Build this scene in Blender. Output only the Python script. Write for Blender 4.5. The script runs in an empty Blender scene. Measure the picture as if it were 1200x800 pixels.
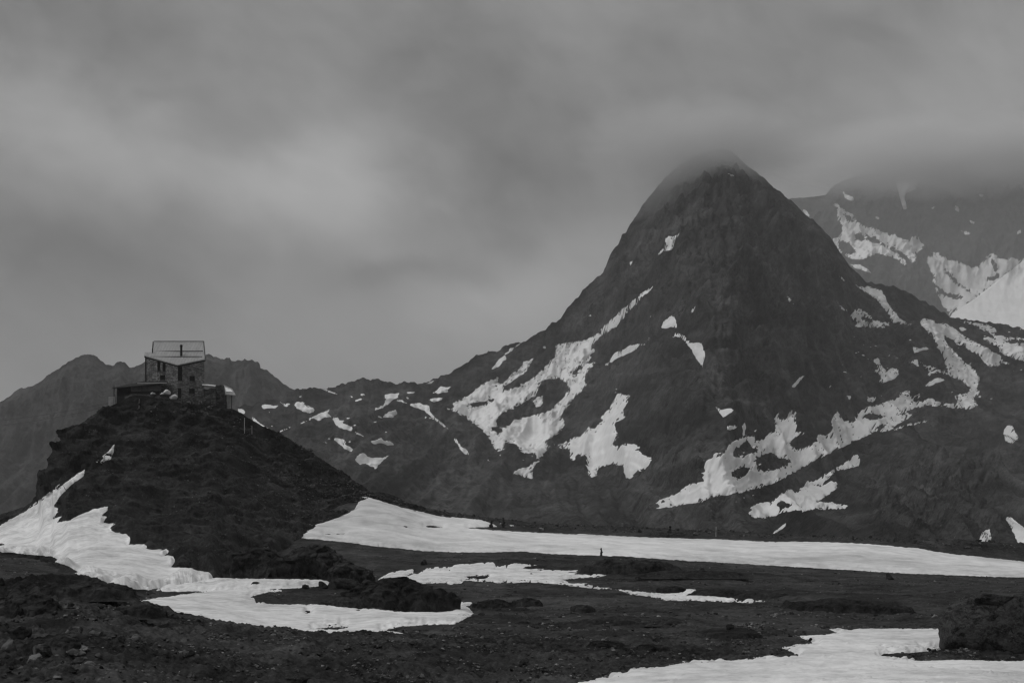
import bpy, bmesh, math, random
import numpy as np
from mathutils import Vector, Matrix

random.seed(7); RNG = np.random.default_rng(7)
DENOISE = True
# tuning: sky radiance (times background strength .1), sun, clouds (photo direction u,v; extents; tilt; gain)
SKY_LOW, SKY_ZEN, SUN_E = 2.1, 4.3, 1.2
HAZE = 8.3e-5
SKY_BLOBS = [(0, 40, 150, 60, 0, -.25), (40, 125, 110, 26, -.15, .22), (170, 190, 120, 32, -.25, .38), (240, 140, 90, 28, -.2, -.14),
    (320, 195, 60, 24, -.3, -.18), (380, 232, 80, 44, .3, .50), (432, 178, 50, 30, .4, .22), (200, 292, 170, 32, 0, -.16), (40, 350, 130, 52, 0, -.42),
    (555, 150, 70, 110, .2, -.20), (480, 300, 60, 22, 0, .14), (610, 375, 85, 46, .3, .46), (655, 325, 60, 34, .5, .24), (455, 338, 46, 16, .2, -.24), (535, 338, 40, 14, 0, -.18),
    (710, 190, 150, 50, .2, -.11), (1170, 125, 110, 42, .15, .24), (905, 190, 60, 24, 0, .20), (370, 50, 160, 40, 0, .08), (960, 90, 200, 60, 0, -.06), (330, 400, 120, 30, 0, .05)]
# clouds that sit on the tops: photo direction, distance, radii (m), density, noise stretch
CLOUDS = [(822, 168, 1830, 200, 150, 66, .028, (3.4, 3.4, 2.2), 'grey cloud cap lying on the summit of the pyramid'),
          (770, 212, 1790, 80, 60, 60, .011, (2.4, 2.6, 2.2), 'thin veil of cloud drifting off the left shoulder of the pyramid'),
          (1140, 184, 5950, 1050, 420, 200, .018, (4.4, 3.4, 2.0), 'cloud bank covering the crest of the far mountain')]
SC = bpy.context.scene
COL = SC.collection
F, V0 = 1667.0, 560.0            # photo focal length in pixels (1200 wide), row of the eye level

# ------------------------------------------------------------------ camera
cam_d = bpy.data.cameras.new('camera')
cam = bpy.data.objects.new('camera', cam_d); COL.objects.link(cam)
cam.location = (0, 0, 0); cam.rotation_euler = (math.radians(90), 0, 0)
cam_d.sensor_width = 36.0; cam_d.lens = 36.0 * F / 1200.0
cam_d.shift_y = (V0 - 400.0) / 1200.0
cam_d.clip_start = 0.5; cam_d.clip_end = 60000
SC.camera = cam
SC.view_settings.view_transform = 'Standard'
try: SC.view_settings.look = 'None'
except Exception: pass
SC.view_settings.exposure = 0.0; SC.view_settings.gamma = 1.0
SC.cycles.volume_bounces = 8
SC.cycles.max_bounces = 10; SC.cycles.diffuse_bounces = 2
SC.cycles.volume_max_steps = 128
SC.cycles.use_denoising = DENOISE
SC.cycles.filter_width = 1.3
SC.cycles.use_adaptive_sampling = False

# ------------------------------------------------------------------ node helpers
class NT:
    def __init__(s, tree): s.t = tree; s.t.nodes.clear()
    def n(s, kind, **kw):
        nd = s.t.nodes.new(kind)
        for k, v in kw.items():
            setattr(nd, k, v)
        return nd
    def put(s, sock, v):
        if hasattr(v, 'is_output') or isinstance(v, bpy.types.NodeSocket): s.t.links.new(v, sock)
        else: sock.default_value = v
    def m(s, op, a, b=0.0, c=0.0, clamp=False):
        nd = s.n('ShaderNodeMath', operation=op, use_clamp=clamp)
        s.put(nd.inputs[0], a); s.put(nd.inputs[1], b); s.put(nd.inputs[2], c)
        return nd.outputs[0]
    def rng(s, v, a, b, c, d, clamp=True, smooth=False):
        nd = s.n('ShaderNodeMapRange', clamp=clamp)
        if smooth: nd.interpolation_type = 'SMOOTHSTEP'
        for i, x in enumerate((v, a, b, c, d)): s.put(nd.inputs[i], x)
        return nd.outputs[0]
    def vm(s, op, a, b):
        nd = s.n('ShaderNodeVectorMath', operation=op)
        s.put(nd.inputs[0], a)
        if op == 'SCALE': s.put(nd.inputs['Scale'], b)
        else: s.put(nd.inputs[1], b)
        return nd.outputs[0]
    def noise(s, vec, scale, detail=6.0, rough=0.55, dist=0.0):
        nd = s.n('ShaderNodeTexNoise'); nd.noise_dimensions = '3D'
        s.put(nd.inputs['Vector'], vec); nd.inputs['Scale'].default_value = scale
        nd.inputs['Detail'].default_value = detail; nd.inputs['Roughness'].default_value = rough
        nd.inputs['Distortion'].default_value = dist
        return nd.outputs['Fac']

# ------------------------------------------------------------------ overcast sky
SUN_EL, SUN_AZ = math.radians(50), math.radians(-100)     # behind the cloud, left
world = bpy.data.worlds.new('World'); SC.world = world; world.use_nodes = True
w = NT(world.node_tree)
tc = w.n('ShaderNodeTexCoord'); D = tc.outputs['Generated']
sky = w.n('ShaderNodeTexSky', sky_type='NISHITA'); sky.sun_disc = False
sky.sun_elevation = SUN_EL; sky.sun_rotation = SUN_AZ
bw = w.n('ShaderNodeRGBToBW'); w.t.links.new(sky.outputs[0], bw.inputs[0])
sep = w.n('ShaderNodeSeparateXYZ'); w.put(sep.inputs[0], D)
dx, dy, dz = sep.outputs
cmb = w.n('ShaderNodeCombineXYZ'); w.put(cmb.inputs[0], dx); w.put(cmb.inputs[1], dy); w.put(cmb.inputs[2], w.m('ADD', w.m('MULTIPLY', dz, 1.55), w.m('MULTIPLY', dx, .42)))
stretch = cmb.outputs[0]
warp = w.noise(stretch, 5.0, 5, .55)
warp2 = w.noise(w.vm('ADD', stretch, (7.3, 1.1, 3.7)), 5.0, 5, .55)
az = w.m('ADD', w.m('ARCTAN2', dx, dy), w.m('MULTIPLY', w.m('SUBTRACT', warp, .5), .16))
el = w.m('ADD', w.m('ARCSINE', dz), w.m('MULTIPLY', w.m('SUBTRACT', warp2, .5), .10))
lift = w.rng(dz, 0.24, 1.0, SKY_LOW, SKY_ZEN, smooth=True)
n1 = w.noise(stretch, 2.6, 8, .5, .4)
n2 = w.noise(w.vm('ADD', stretch, (3.1, 9.2, 4.4)), 9.0, 8, .55, .6)
n3 = w.noise(w.vm('ADD', stretch, (1.7, 4.2, 8.8)), 24.0, 7, .58, .8)
mod = w.m('ADD', w.m('MULTIPLY', w.m('SUBTRACT', n1, .5), .7), w.m('ADD', w.m('MULTIPLY', w.m('SUBTRACT', n2, .5), 1.0), w.m('MULTIPLY', w.m('SUBTRACT', n3, .5), .50)))
for (u, v, su, sv, rot, amp) in SKY_BLOBS:     # individual clouds: direction, extent, tilt, brightness
    a0, e0 = math.atan((u - 600) / F), math.atan((V0 - v) / F)
    pa, pe = w.m('SUBTRACT', az, a0), w.m('SUBTRACT', el, e0)
    c, s_ = math.cos(rot), math.sin(rot)
    q1 = w.m('ADD', w.m('MULTIPLY', pa, c * F / su), w.m('MULTIPLY', pe, s_ * F / su))
    q2 = w.m('ADD', w.m('MULTIPLY', pa, -s_ * F / sv), w.m('MULTIPLY', pe, c * F / sv))
    r2 = w.m('ADD', w.m('MULTIPLY', q1, q1), w.m('MULTIPLY', q2, q2))
    g = w.m('EXPONENT', w.m('MULTIPLY', r2, -.5))
    mod = w.m('ADD', mod, w.m('MULTIPLY', g, amp * 1.8))
cloud = w.m('MULTIPLY', lift, w.m('MAXIMUM', w.m('ADD', mod, 1.0), .2))
ground_dim = w.rng(dz, -0.12, 0.0, 0.25, 1.0)
cloud = w.m('MULTIPLY', cloud, ground_dim)
tot = w.m('ADD', w.m('MULTIPLY', bw.outputs[0], 0.04), cloud)
bg = w.n('ShaderNodeBackground'); w.put(bg.inputs[0], tot); bg.inputs[1].default_value = 0.1
wo = w.n('ShaderNodeOutputWorld'); w.t.links.new(bg.outputs[0], wo.inputs[0])

# ------------------------------------------------------------------ veiled sun
sd = bpy.data.lights.new('sun', 'SUN'); sd.energy = SUN_E; sd.angle = math.radians(40); sd.color = (1, 1, 1)
sun = bpy.data.objects.new('sun', sd); COL.objects.link(sun)
sdir = Vector((math.sin(SUN_AZ) * math.cos(SUN_EL), math.cos(SUN_AZ) * math.cos(SUN_EL), math.sin(SUN_EL)))
sun.rotation_euler = (-sdir).to_track_quat('-Z', 'Y').to_euler()

# ------------------------------------------------------------------ numpy noise
def _h(i, j, seed):
    h = (i * 374761393 + j * 668265263 + seed * 974711 + 12345) & 0xffffffff
    h = ((h ^ (h >> 13)) * 1274126177) & 0xffffffff
    h = ((h ^ (h >> 16)) * 2246822519) & 0xffffffff
    return ((h ^ (h >> 15)) & 0xffff) * (2 * math.pi / 65536.0)
_CS = np.cos(np.arange(65536) * 2 * math.pi / 65536); _SN = np.sin(np.arange(65536) * 2 * math.pi / 65536)
def perlin(x, y, seed=0):
    x, y = np.broadcast_arrays(np.asarray(x, float), np.asarray(y, float))
    xi, yi = np.floor(x), np.floor(y); fx, fy = x - xi, y - yi
    xi, yi = xi.astype(np.int64), yi.astype(np.int64)
    sx, sy = fx * fx * fx * (fx * (fx * 6 - 15) + 10), fy * fy * fy * (fy * (fy * 6 - 15) + 10)
    def g(ox, oy):
        i, j = xi + ox, yi + oy
        h = (i * 374761393 + j * 668265263 + seed * 974711 + 12345) & 0xffffffff
        h = ((h ^ (h >> 13)) * 1274126177) & 0xffffffff
        h = ((h ^ (h >> 16)) * 2246822519) & 0xffffffff
        h = (h ^ (h >> 15)) & 0xffff
        return _CS[h] * (fx - ox) + _SN[h] * (fy - oy)
    a = g(0, 0) * (1 - sx) + g(1, 0) * sx
    b = g(0, 1) * (1 - sx) + g(1, 1) * sx
    return (a * (1 - sy) + b * sy) * 1.5
def fbm(x, y, octv=5, gain=.5, seed=0, lac=2.03):
    s, a, k = 0, 1.0, 1.0
    for o in range(octv):
        s = s + a * perlin(x * k + o * 17.3, y * k - o * 9.7, seed + o); a *= gain; k *= lac
    return s
def ridged(x, y, octv=4, gain=.5, seed=0):
    s, a, k = 0, 1.0, 1.0
    for o in range(octv):
        s = s + a * (1 - 2 * np.abs(perlin(x * k + o * 5.1, y * k + o * 3.3, seed + o))); a *= gain; k *= 2.1
    return s
def sm(a, b, x):
    t = np.clip((x - a) / (b - a), 0, 1); return t * t * (3 - 2 * t)
def lerp_pts(pts, u):
    p = np.array(sorted(pts), float); return np.interp(u, p[:, 0], p[:, 1])

# ------------------------------------------------------------------ object helpers
def tag(o, label=None, cat=None, group=None, kind=None):
    for k, v in (('label', label), ('category', cat), ('group', group), ('kind', kind)):
        if v: o[k] = v
    return o
def mesh_np(name, verts, faces, nper, mat=None, smooth=True, attrs=None, parent=None):
    me = bpy.data.meshes.new(name)
    verts = np.ascontiguousarray(verts, np.float32); faces = np.ascontiguousarray(faces, np.int32).reshape(-1)
    nf = len(faces) // nper
    me.vertices.add(len(verts)); me.vertices.foreach_set('co', verts.reshape(-1))
    me.loops.add(len(faces)); me.loops.foreach_set('vertex_index', faces)
    me.polygons.add(nf); me.polygons.foreach_set('loop_start', np.arange(nf, dtype=np.int32) * nper)
    me.polygons.foreach_set('use_smooth', np.full(nf, smooth, dtype=bool))
    me.update(calc_edges=True)
    for k, a in (attrs or {}).items():
        if a.ndim == 1:
            at = me.attributes.new(k, 'FLOAT', 'POINT'); at.data.foreach_set('value', np.ascontiguousarray(a, np.float32))
        else:
            at = me.attributes.new(k, 'FLOAT_VECTOR', 'POINT'); at.data.foreach_set('vector', np.ascontiguousarray(a, np.float32).reshape(-1))
    o = bpy.data.objects.new(name, me); COL.objects.link(o)
    if mat: me.materials.append(mat)
    if parent: o.parent = parent
    return o
def obj_bm(name, bm, mat, parent=None, smooth=False):
    me = bpy.data.meshes.new(name)
    bmesh.ops.recalc_face_normals(bm, faces=bm.faces)
    bm.to_mesh(me); bm.free(); me.materials.append(mat)
    if smooth:
        for p in me.polygons: p.use_smooth = True
    o = bpy.data.objects.new(name, me); COL.objects.link(o)
    if parent: o.parent = parent
    return o
def thing(name, loc, label, cat, group=None, rz=0.0):
    o = bpy.data.objects.new(name, None); COL.objects.link(o); o.location = loc; o.rotation_euler = (0, 0, rz)
    o.empty_display_size = .3
    return tag(o, label, cat, group)

# ------------------------------------------------------------------ materials
def grey_mat(name, g, rough=.9, spec=.2, var=.25, scale=3.0, bump=0.0, metallic=0.0):
    m = bpy.data.materials.new(name); m.use_nodes = True; t = NT(m.node_tree)
    geo = t.n('ShaderNodeTexCoord').outputs['Object']
    n = t.noise(geo, scale, 8, .6)
    val = t.rng(n, .3, .7, g * (1 - var), g * (1 + var))
    b = t.n('ShaderNodeBsdfPrincipled'); t.put(b.inputs['Base Color'], val)
    b.inputs['Roughness'].default_value = rough; b.inputs['Specular IOR Level'].default_value = spec
    b.inputs['Metallic'].default_value = metallic
    if bump:
        bp = t.n('ShaderNodeBump'); bp.inputs['Strength'].default_value = 1; bp.inputs['Distance'].default_value = bump
        t.put(bp.inputs['Height'], t.noise(geo, scale * 2.3, 8, .6)); t.t.links.new(bp.outputs[0], b.inputs['Normal'])
    o = t.n('ShaderNodeOutputMaterial'); t.t.links.new(b.outputs[0], o.inputs[0])
    return m
def terrain_mat(name, lo, hi, L, S, G, bump, flow=0.0, flow_w=.02, flow_l=.004, crag=0.0):
    """rock and turf: mottling at L, S and G metres; streaks down the fall line when flow > 0"""
    m = bpy.data.materials.new(name); m.use_nodes = True; t = NT(m.node_tree)
    P = t.n('ShaderNodeNewGeometry').outputs['Position']
    a = t.noise(P, 1 / L, 5, .6, .3); b_ = t.noise(P, 1 / S, 7, .65, .2); c = t.noise(P, 1 / G, 4, .7)
    k = t.m('ADD', t.m('MULTIPLY', a, .30), t.m('ADD', t.m('MULTIPLY', b_, .34), t.m('MULTIPLY', c, .36)))
    hb = t.m('ADD', b_, t.m('MULTIPLY', c, .6))
    if crag:                       # broken faces: each block of rock has its own tone
        wv = t.n('ShaderNodeTexNoise'); t.put(wv.inputs['Vector'], P); wv.inputs['Scale'].default_value = 1 / (S * 1.2); wv.inputs['Detail'].default_value = 4
        Q = t.vm('ADD', t.vm('MULTIPLY', P, (1.0, .6, 1.5)), t.vm('SCALE', t.vm('SUBTRACT', wv.outputs['Color'], (.5, .5, .5)), S * 1.6))
        for sc, wt in ((.55, .6), (.2, .4)):
            vo = t.n('ShaderNodeTexVoronoi'); t.put(vo.inputs['Vector'], Q); vo.inputs['Scale'].default_value = 1 / (S * sc)
            sc_ = t.n('ShaderNodeSeparateColor'); t.t.links.new(vo.outputs['Color'], sc_.inputs[0])
            k = t.m('ADD', k, t.m('MULTIPLY', t.m('SUBTRACT', sc_.outputs[0], .5), crag * wt))
            hb = t.m('ADD', hb, t.m('MULTIPLY', t.m('SUBTRACT', sc_.outputs[1], vo.outputs['Distance']), crag * wt * 2.0))
    if flow:
        fl = t.n('ShaderNodeAttribute', attribute_name='flow').outputs['Vector']
        fs = t.noise(t.vm('MULTIPLY', fl, (flow_w, flow_l, 1.0)), 1.0, 6, .65)
        k = t.m('ADD', t.m('MULTIPLY', k, 1 - flow), t.m('MULTIPLY', fs, flow))
    v = t.rng(k, .40, .61, lo, hi)
    # bright lichen and quartz flecks
    fk = t.noise(t.vm('ADD', P, (31.0, 7.0, 3.0)), 1 / (G * .8), 2, .5)
    v = t.m('ADD', v, t.m('MULTIPLY', t.rng(fk, .66, .76, 0, 1), hi * .7))
    tone = t.n('ShaderNodeAttribute', attribute_name='tone').outputs['Fac']
    v = t.m('MULTIPLY', v, tone)
    b = t.n('ShaderNodeBsdfPrincipled'); t.put(b.inputs['Base Color'], v)
    b.inputs['Roughness'].default_value = .95; b.inputs['Specular IOR Level'].default_value = .12
    bp = t.n('ShaderNodeBump'); bp.inputs['Strength'].default_value = 1.0; bp.inputs['Distance'].default_value = bump
    t.put(bp.inputs['Height'], hb); t.t.links.new(bp.outputs[0], b.inputs['Normal'])
    o = t.n('ShaderNodeOutputMaterial'); t.t.links.new(b.outputs[0], o.inputs[0])
    return m
def snow_mat(name, lo, hi, L, S, bump, flow=0.0, flow_w=.02, flow_l=.004, squash=(1, 1, 1)):
    m = bpy.data.materials.new(name); m.use_nodes = True; t = NT(m.node_tree)
    P = t.vm('MULTIPLY', t.n('ShaderNodeNewGeometry').outputs['Position'], squash)
    a = t.noise(P, 1 / L, 6, .6, .4); b_ = t.noise(P, 1 / S, 6, .6, .3)
    k = t.m('ADD', t.m('MULTIPLY', a, .55), t.m('MULTIPLY', b_, .45))
    if flow:
        fl = t.n('ShaderNodeAttribute', attribute_name='flow').outputs['Vector']
        fs = t.noise(t.vm('MULTIPLY', fl, (flow_w, flow_l, 1.0)), 1.0, 5, .6)
        k = t.m('ADD', t.m('MULTIPLY', k, 1 - flow), t.m('MULTIPLY', fs, flow))
    v = t.rng(k, .34, .60, lo, hi)
    dirt = t.noise(t.vm('ADD', P, (5.0, 1.0, 8.0)), 1 / (S * .45), 3, .6)
    v = t.m('MULTIPLY', v, t.rng(dirt, .66, .76, 1, .72))
    b = t.n('ShaderNodeBsdfPrincipled'); t.put(b.inputs['Base Color'], v)
    b.inputs['Roughness'].default_value = .8; b.inputs['Specular IOR Level'].default_value = .2
    bp = t.n('ShaderNodeBump'); bp.inputs['Strength'].default_value = 1.0; bp.inputs['Distance'].default_value = bump
    t.put(bp.inputs['Height'], b_); t.t.links.new(bp.outputs[0], b.inputs['Normal'])
    o = t.n('ShaderNodeOutputMaterial'); t.t.links.new(b.outputs[0], o.inputs[0])
    return m

M_GROUND = terrain_mat('gravel ground', .003, .072, 12, 1.6, .20, .12, crag=.08)
M_HILL = terrain_mat('turf and rock', .0015, .049, 14, 2.8, .5, .35, crag=.12)
M_MAIN = terrain_mat('mountain rock', .001, .086, 120, 18, 2.6, 4.0, .22, .036, .012, crag=.16)
M_FAR = terrain_mat('far rock', .002, .085, 260, 44, 8, 8.0, .18, .012, .004, crag=.14)
M_STONE = terrain_mat('loose stone', .016, .10, 2, .5, .10, .06, crag=.26)
M_SNOW = snow_mat('old snow', .46, .90, 6, .9, .07)  # wide tone range: undulation shading put into the colour, besides dirt
M_SNOWBANK = snow_mat('snow bank', .46, .90, 26, 3.4, .16, squash=(.6, 1, 2.2))  # stretched bands of colour: painted undulation shading along with dirty streaks
M_SNOWFAR = snow_mat('mountain snow', .62, .90, 60, 16, .8, .45, .03, .004)
M_GLACIER = snow_mat('glacier snow', .74, .90, 300, 60, 2.0)
M_SNOWDIRTY = snow_mat('dirty glacier ice', .36, .80, 160, 40, 3.0, .6, .010, .0025)

# ------------------------------------------------------------------ terrain sheets
def project(P):
    return 600 + F * P[..., 0] / P[..., 1], V0 - F * P[..., 2] / P[..., 1]
def quads(nr, nc):
    i = np.arange(nr - 1)[:, None] * nc + np.arange(nc - 1)[None, :]
    return np.stack([i, i + 1, i + nc + 1, i + nc], -1).reshape(-1, 4)
class Sheet:
    """grid of points; row 0 nearest. S is the same ground without its fine relief (where snow lies)."""
    def __init__(s, name, P, S, mat, tone=None, flow=None, front=None):
        s.P, s.S = P, S; nr, nc = P.shape[:2]; s.nr, s.nc = nr, nc
        s.tone = np.ones((nr, nc)) if tone is None else tone
        s.flow = np.zeros((nr, nc, 3)) if flow is None else flow
        s.u, s.v = project(P)
        s.front = nr if front is None else front
        s.o = mesh_np(name, P.reshape(-1, 3), quads(nr, nc), 4, mat, True,
                      {'tone': s.tone.reshape(-1), 'flow': s.flow.reshape(-1, 3)})
        s.o['kind'] = 'structure'
    def at(s, u, v):
        """world point of the terrain seen at photo position (u, v)"""
        d = (s.u[:s.front] - u) ** 2 + (s.v[:s.front] - v) ** 2
        i = np.unravel_index(np.argmin(d), d.shape); return Vector(s.P[i])
def columns(a, b, du, lo=-1500, hi=2900, n=26):
    L = a - (a - lo) * (np.linspace(1, 0, n, endpoint=False) ** 1.5); R = b + (hi - b) * (np.linspace(1, 0, n, endpoint=False)[::-1] ** 1.5)
    R = b + (hi - b) * ((np.arange(1, n + 1) / n) ** 1.5)
    return np.concatenate([L, np.arange(a, b, du), [b], R])
def gsmooth(a, n):
    k = np.exp(-.5 * (np.arange(-2 * n, 2 * n + 1) / n) ** 2); k /= k.sum()
    return np.convolve(np.pad(a, 2 * n, mode='edge'), k, 'valid')

# ---- the plain: heights given at knots of distance
GK = {6: [(0, 1171)], 15: [(0, 885), (1200, 975)],
 30: [(-100, 800), (100, 800), (150, 806), (200, 815), (300, 835), (400, 850), (560, 860), (1200, 860)],
 45: [(-100, 742), (0, 738), (100, 735), (150, 745), (200, 757), (300, 774), (400, 786), (500, 795), (560, 800), (1200, 800)],
 60: [(-100, 688), (0, 686), (50, 682), (100, 684), (130, 692), (150, 705), (175, 714), (200, 719), (250, 728), (300, 737), (340, 743), (400, 747), (500, 754), (560, 760), (700, 765), (1200, 768)],
 75: [(-100, 700), (0, 700), (100, 703), (150, 716), (200, 726), (250, 733), (300, 741), (400, 746), (450, 744), (500, 742), (560, 741), (1200, 744)],
 110: [(-100, 684), (0, 686), (100, 690), (200, 699), (300, 702), (400, 706), (450, 708), (560, 712), (1200, 712)],
 150: [(-100, 664), (0, 666), (100, 674), (200, 685), (300, 686), (500, 689), (1200, 691)],
 190: [(-100, 650), (0, 653), (200, 667), (400, 668), (560, 671), (700, 672), (1200, 681)],
 240: [(-100, 640), (0, 640), (300, 632), (360, 632), (400, 635), (450, 640.5), (500, 646), (560, 647), (600, 648), (650, 650), (700, 651), (760, 655), (800, 657.5), (900, 663), (1000, 668.5), (1100, 673.5), (1200, 677)],
 285: [(-100, 636), (0, 625), (300, 596), (380, 590), (425, 583), (455, 588), (490, 601), (520, 607), (560, 612), (600, 620), (650, 624), (700, 627), (800, 631), (900, 635), (1000, 637), (1050, 640.5), (1100, 647), (1200, 658), (1300, 668)],
 301: [(-100, 634), (0, 620), (300, 588), (400, 577), (430, 577), (455, 584), (480, 594), (540, 604), (580, 610), (640, 615), (700, 618), (800, 622), (900, 627), (1000, 632), (1100, 634), (1200, 638), (1300, 642)],
 318: [(-100, 640), (300, 600), (430, 586), (480, 600), (540, 610), (580, 616), (700, 624), (800, 628), (900, 633), (1000, 638), (1200, 643)],
 380: [(0, 655), (430, 640), (700, 672), (1200, 690)], 600: [(0, 690), (1200, 720)], 1500: [(0, 640)], 14000: [(0, 566)]}
GY = np.array(sorted(GK)); _gu = np.arange(-1600, 3000, 4.0)
GZ = np.stack([(V0 - gsmooth(lerp_pts(GK[k], _gu), 2)) / F * k for k in GY])          # knots x columns
_d = np.diff(GZ, axis=0) / np.diff(GY)[:, None]
GM = np.zeros_like(GZ)                                                              # pchip tangents
GM[1:-1] = np.where(_d[1:] * _d[:-1] > 0, 2 * _d[1:] * _d[:-1] / (_d[1:] + _d[:-1] + 1e-12 * np.sign(_d[1:] + _d[:-1] + 1e-20)), 0)
GM[0], GM[-1] = _d[0], _d[-1]
def _col(T, k, u):
    x = np.clip((u + 1600) / 4.0, 0, T.shape[1] - 1.001); i = x.astype(int); f = x - i
    return T[k, i] * (1 - f) + T[k, i + 1] * f
# knolls standing on the plain: photo column, distance, half width and half depth (m), height, turf tone, roughness
KNOLLS = [(345, 105, 4.6, 4.5, .35, .8, .2), (440, 104, 3.0, 4, .5, .7, .3), (735, 196, 6.5, 9, .9, .62, .5), (800, 180, 7, 6, .5, .65, .5), (680, 205, 6, 6, .4, .65, .5), (640, 215, 6, 4, .35, .65, .5), (870, 185, 7, 5, .35, .7, .5),
    (380, 130, 6, 7, .8, .6, .4), (290, 134, 6, 6, .8, .6, .4), (850, 137, 3.4, 3, .35, .6, .5), (905, 140, 2.8, 3, .3, .6, .5), (985, 125, 4.2, 3.6, .5, .55, .5), (1020, 118, 2.4, 2.6, .3, .6, .5), (940, 130, 3, 2, .2, .65, .5),
    (725, 85, 2.6, 1.6, .25, .6, .5), (770, 84, 1.8, 1.2, .15, .65, .5), (575, 92, 1.8, 2, .2, .6, .5), (855, 76, 2.2, 1.4, .2, .6, .5), (710, 70, 1.8, 1.2, .15, .65, .5), (900, 88, 2.8, 1.6, .15, .65, .5), (650, 82, 2.6, 1.2, .15, .7, .5),
    (35, 57, 1.3, 1.6, .25, .6, .6), (105, 60, 1.6, 2.0, .2, .55, .6), (60, 46, .9, .9, .15, .6, .6), (85, 40, .9, .8, .12, .55, .6)]
PATHS = [[(655, 722, 3.0), (668, 738, 4), (690, 765, 6), (725, 790, 8)], [(560, 690, 12), (640, 715, 14), (690, 745, 16)], [(80, 712, 8), (110, 740, 12), (180, 748, 10)], [(330, 760, 6), (420, 752, 8)]]
def ground_z(u, Y, full=True):
    u, Y = np.broadcast_arrays(np.asarray(u, float), np.asarray(Y, float))
    k = np.clip(np.searchsorted(GY, Y, side='right') - 1, 0, len(GY) - 2)
    h = (GY[k + 1] - GY[k]).astype(float); t = np.clip((Y - GY[k]) / h, 0, 1)
    a, b, ma, mb = _col(GZ, k, u), _col(GZ, k + 1, u), _col(GM, k, u), _col(GM, k + 1, u)
    z = a * (2 * t ** 3 - 3 * t * t + 1) + b * (3 * t * t - 2 * t ** 3) + ma * h * (t ** 3 - 2 * t * t + t) + mb * h * (t ** 3 - t * t)
    X = (u - 600) / F * Y
    tone = np.ones_like(z); rough = np.zeros_like(z)
    near = sm(5, 25, Y)
    z = z + near * .22 * fbm(X / 9, Y / 9, 3, .5, 3)
    for (ku, kY, sx, sy, hh, tn, rg) in KNOLLS:
        kx = (ku - 600) / F * kY; r2 = ((X - kx) / sx) ** 2 + ((Y - kY) / sy) ** 2
        msk = r2 < 9
        if not msk.any(): continue
        e = np.where(msk, np.exp(-.5 * r2 ** 1.3), 0)
        z = z + hh * e; rough = np.maximum(rough, rg * e)
        tone = tone * (1 - (1 - tn * .8) * np.clip(e * 1.7 - .15, 0, 1))
    if not full: return z
    z = z + near * (.10 + .08 * rough + .05 * (1 - sm(60, 75, Y))) * fbm(X / 2.2, Y / 2.2, 3, .55, 11)
    near2 = 1 - sm(150, 420, Y)
    z = z + near * near2 * (.060 + .03 * rough + .05 * (1 - sm(60, 75, Y))) * ridged(X / .8, Y / .8, 3, .55, 21)
    z = z + near * (1 - sm(60, 160, Y)) * .05 * fbm(X / .24, Y / .24, 2, .55, 31)
    rim = np.exp(-((Y - 299) / 9.0) ** 2)
    z = z + rim * .28 * ridged(X / 1.7, Y / 1.7, 3, .6, 41)
    return z, tone
def ground_hit(u, v):
    Y = np.concatenate([np.arange(12, 130, .05), np.arange(130, 310, .15)])
    z = ground_z(np.full_like(Y, u), Y)[0]; vv = V0 - F * z / Y
    k = np.argmax(vv <= v); return Vector(((u - 600) / F * Y[k], Y[k], z[k]))

_Yf = np.concatenate([np.arange(6, 300, .02)])
_vf = V0 - F * ground_z(np.full_like(_Yf, 800.0), _Yf, False) / _Yf
def rows_for(v0, v1, dv):      # distances whose picture rows are evenly spaced
    m = np.minimum.accumulate(_vf); t = np.arange(v0, v1, -dv)
    return np.interp(-t, -m, _Yf)
gy = np.concatenate([[5.0], rows_for(1165, 872, 7), rows_for(872, 815, 1.0), rows_for(815, 700, .62), rows_for(700, 632, .42), np.linspace(292, 322, 34), np.geomspace(326, 14000, 34)])
gy = np.unique(np.round(gy, 3))
gu = columns(-110, 1310, 1.75)
UU, YY = np.meshgrid(gu, gy)
gz, gt = ground_z(UU, YY); gs = ground_z(UU, YY, False)
XX = (UU - 600) / F * YY
gv = V0 - F * gz / YY
for pts in PATHS:                                                # paler trodden gravel
    for (a, b) in zip(pts[:-1], pts[1:]):
        ax, ay, aw = a; bx, by, bw_ = b
        t = np.clip(((UU - ax) * (bx - ax) + (gv - ay) * (by - ay)) / ((bx - ax) ** 2 + (by - ay) ** 2), 0, 1)
        d = np.hypot(UU - ax - t * (bx - ax), (gv - ay - t * (by - ay)) * 1.5) / (aw + t * (bw_ - aw))
        gt = np.maximum(gt, np.where(gt > .8, 1 + .45 * np.exp(-d * d) * (.6 + .8 * np.clip(fbm(XX / 2, YY / 2, 3), -1, 1)), gt))
gt = gt * np.clip(1 + .30 * fbm(XX / 11, YY / 16, 4, .55, 71) + .34 * fbm(XX / 3.2, YY / 6, 4, .6, 73) + .25 * (1 - sm(60, 140, YY)) * fbm(XX / .7, YY / 1.1, 3, .6, 75), .4, 1.9)
gt = np.where((YY > 290) & (YY < 330), gt * .8, gt)
G = Sheet('ground', np.stack([XX, YY, gz], -1), np.stack([XX, YY, gs], -1), M_GROUND, gt)
tag(G.o, 'dark gravel plain of turf and scattered stones below the hut hill')

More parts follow.
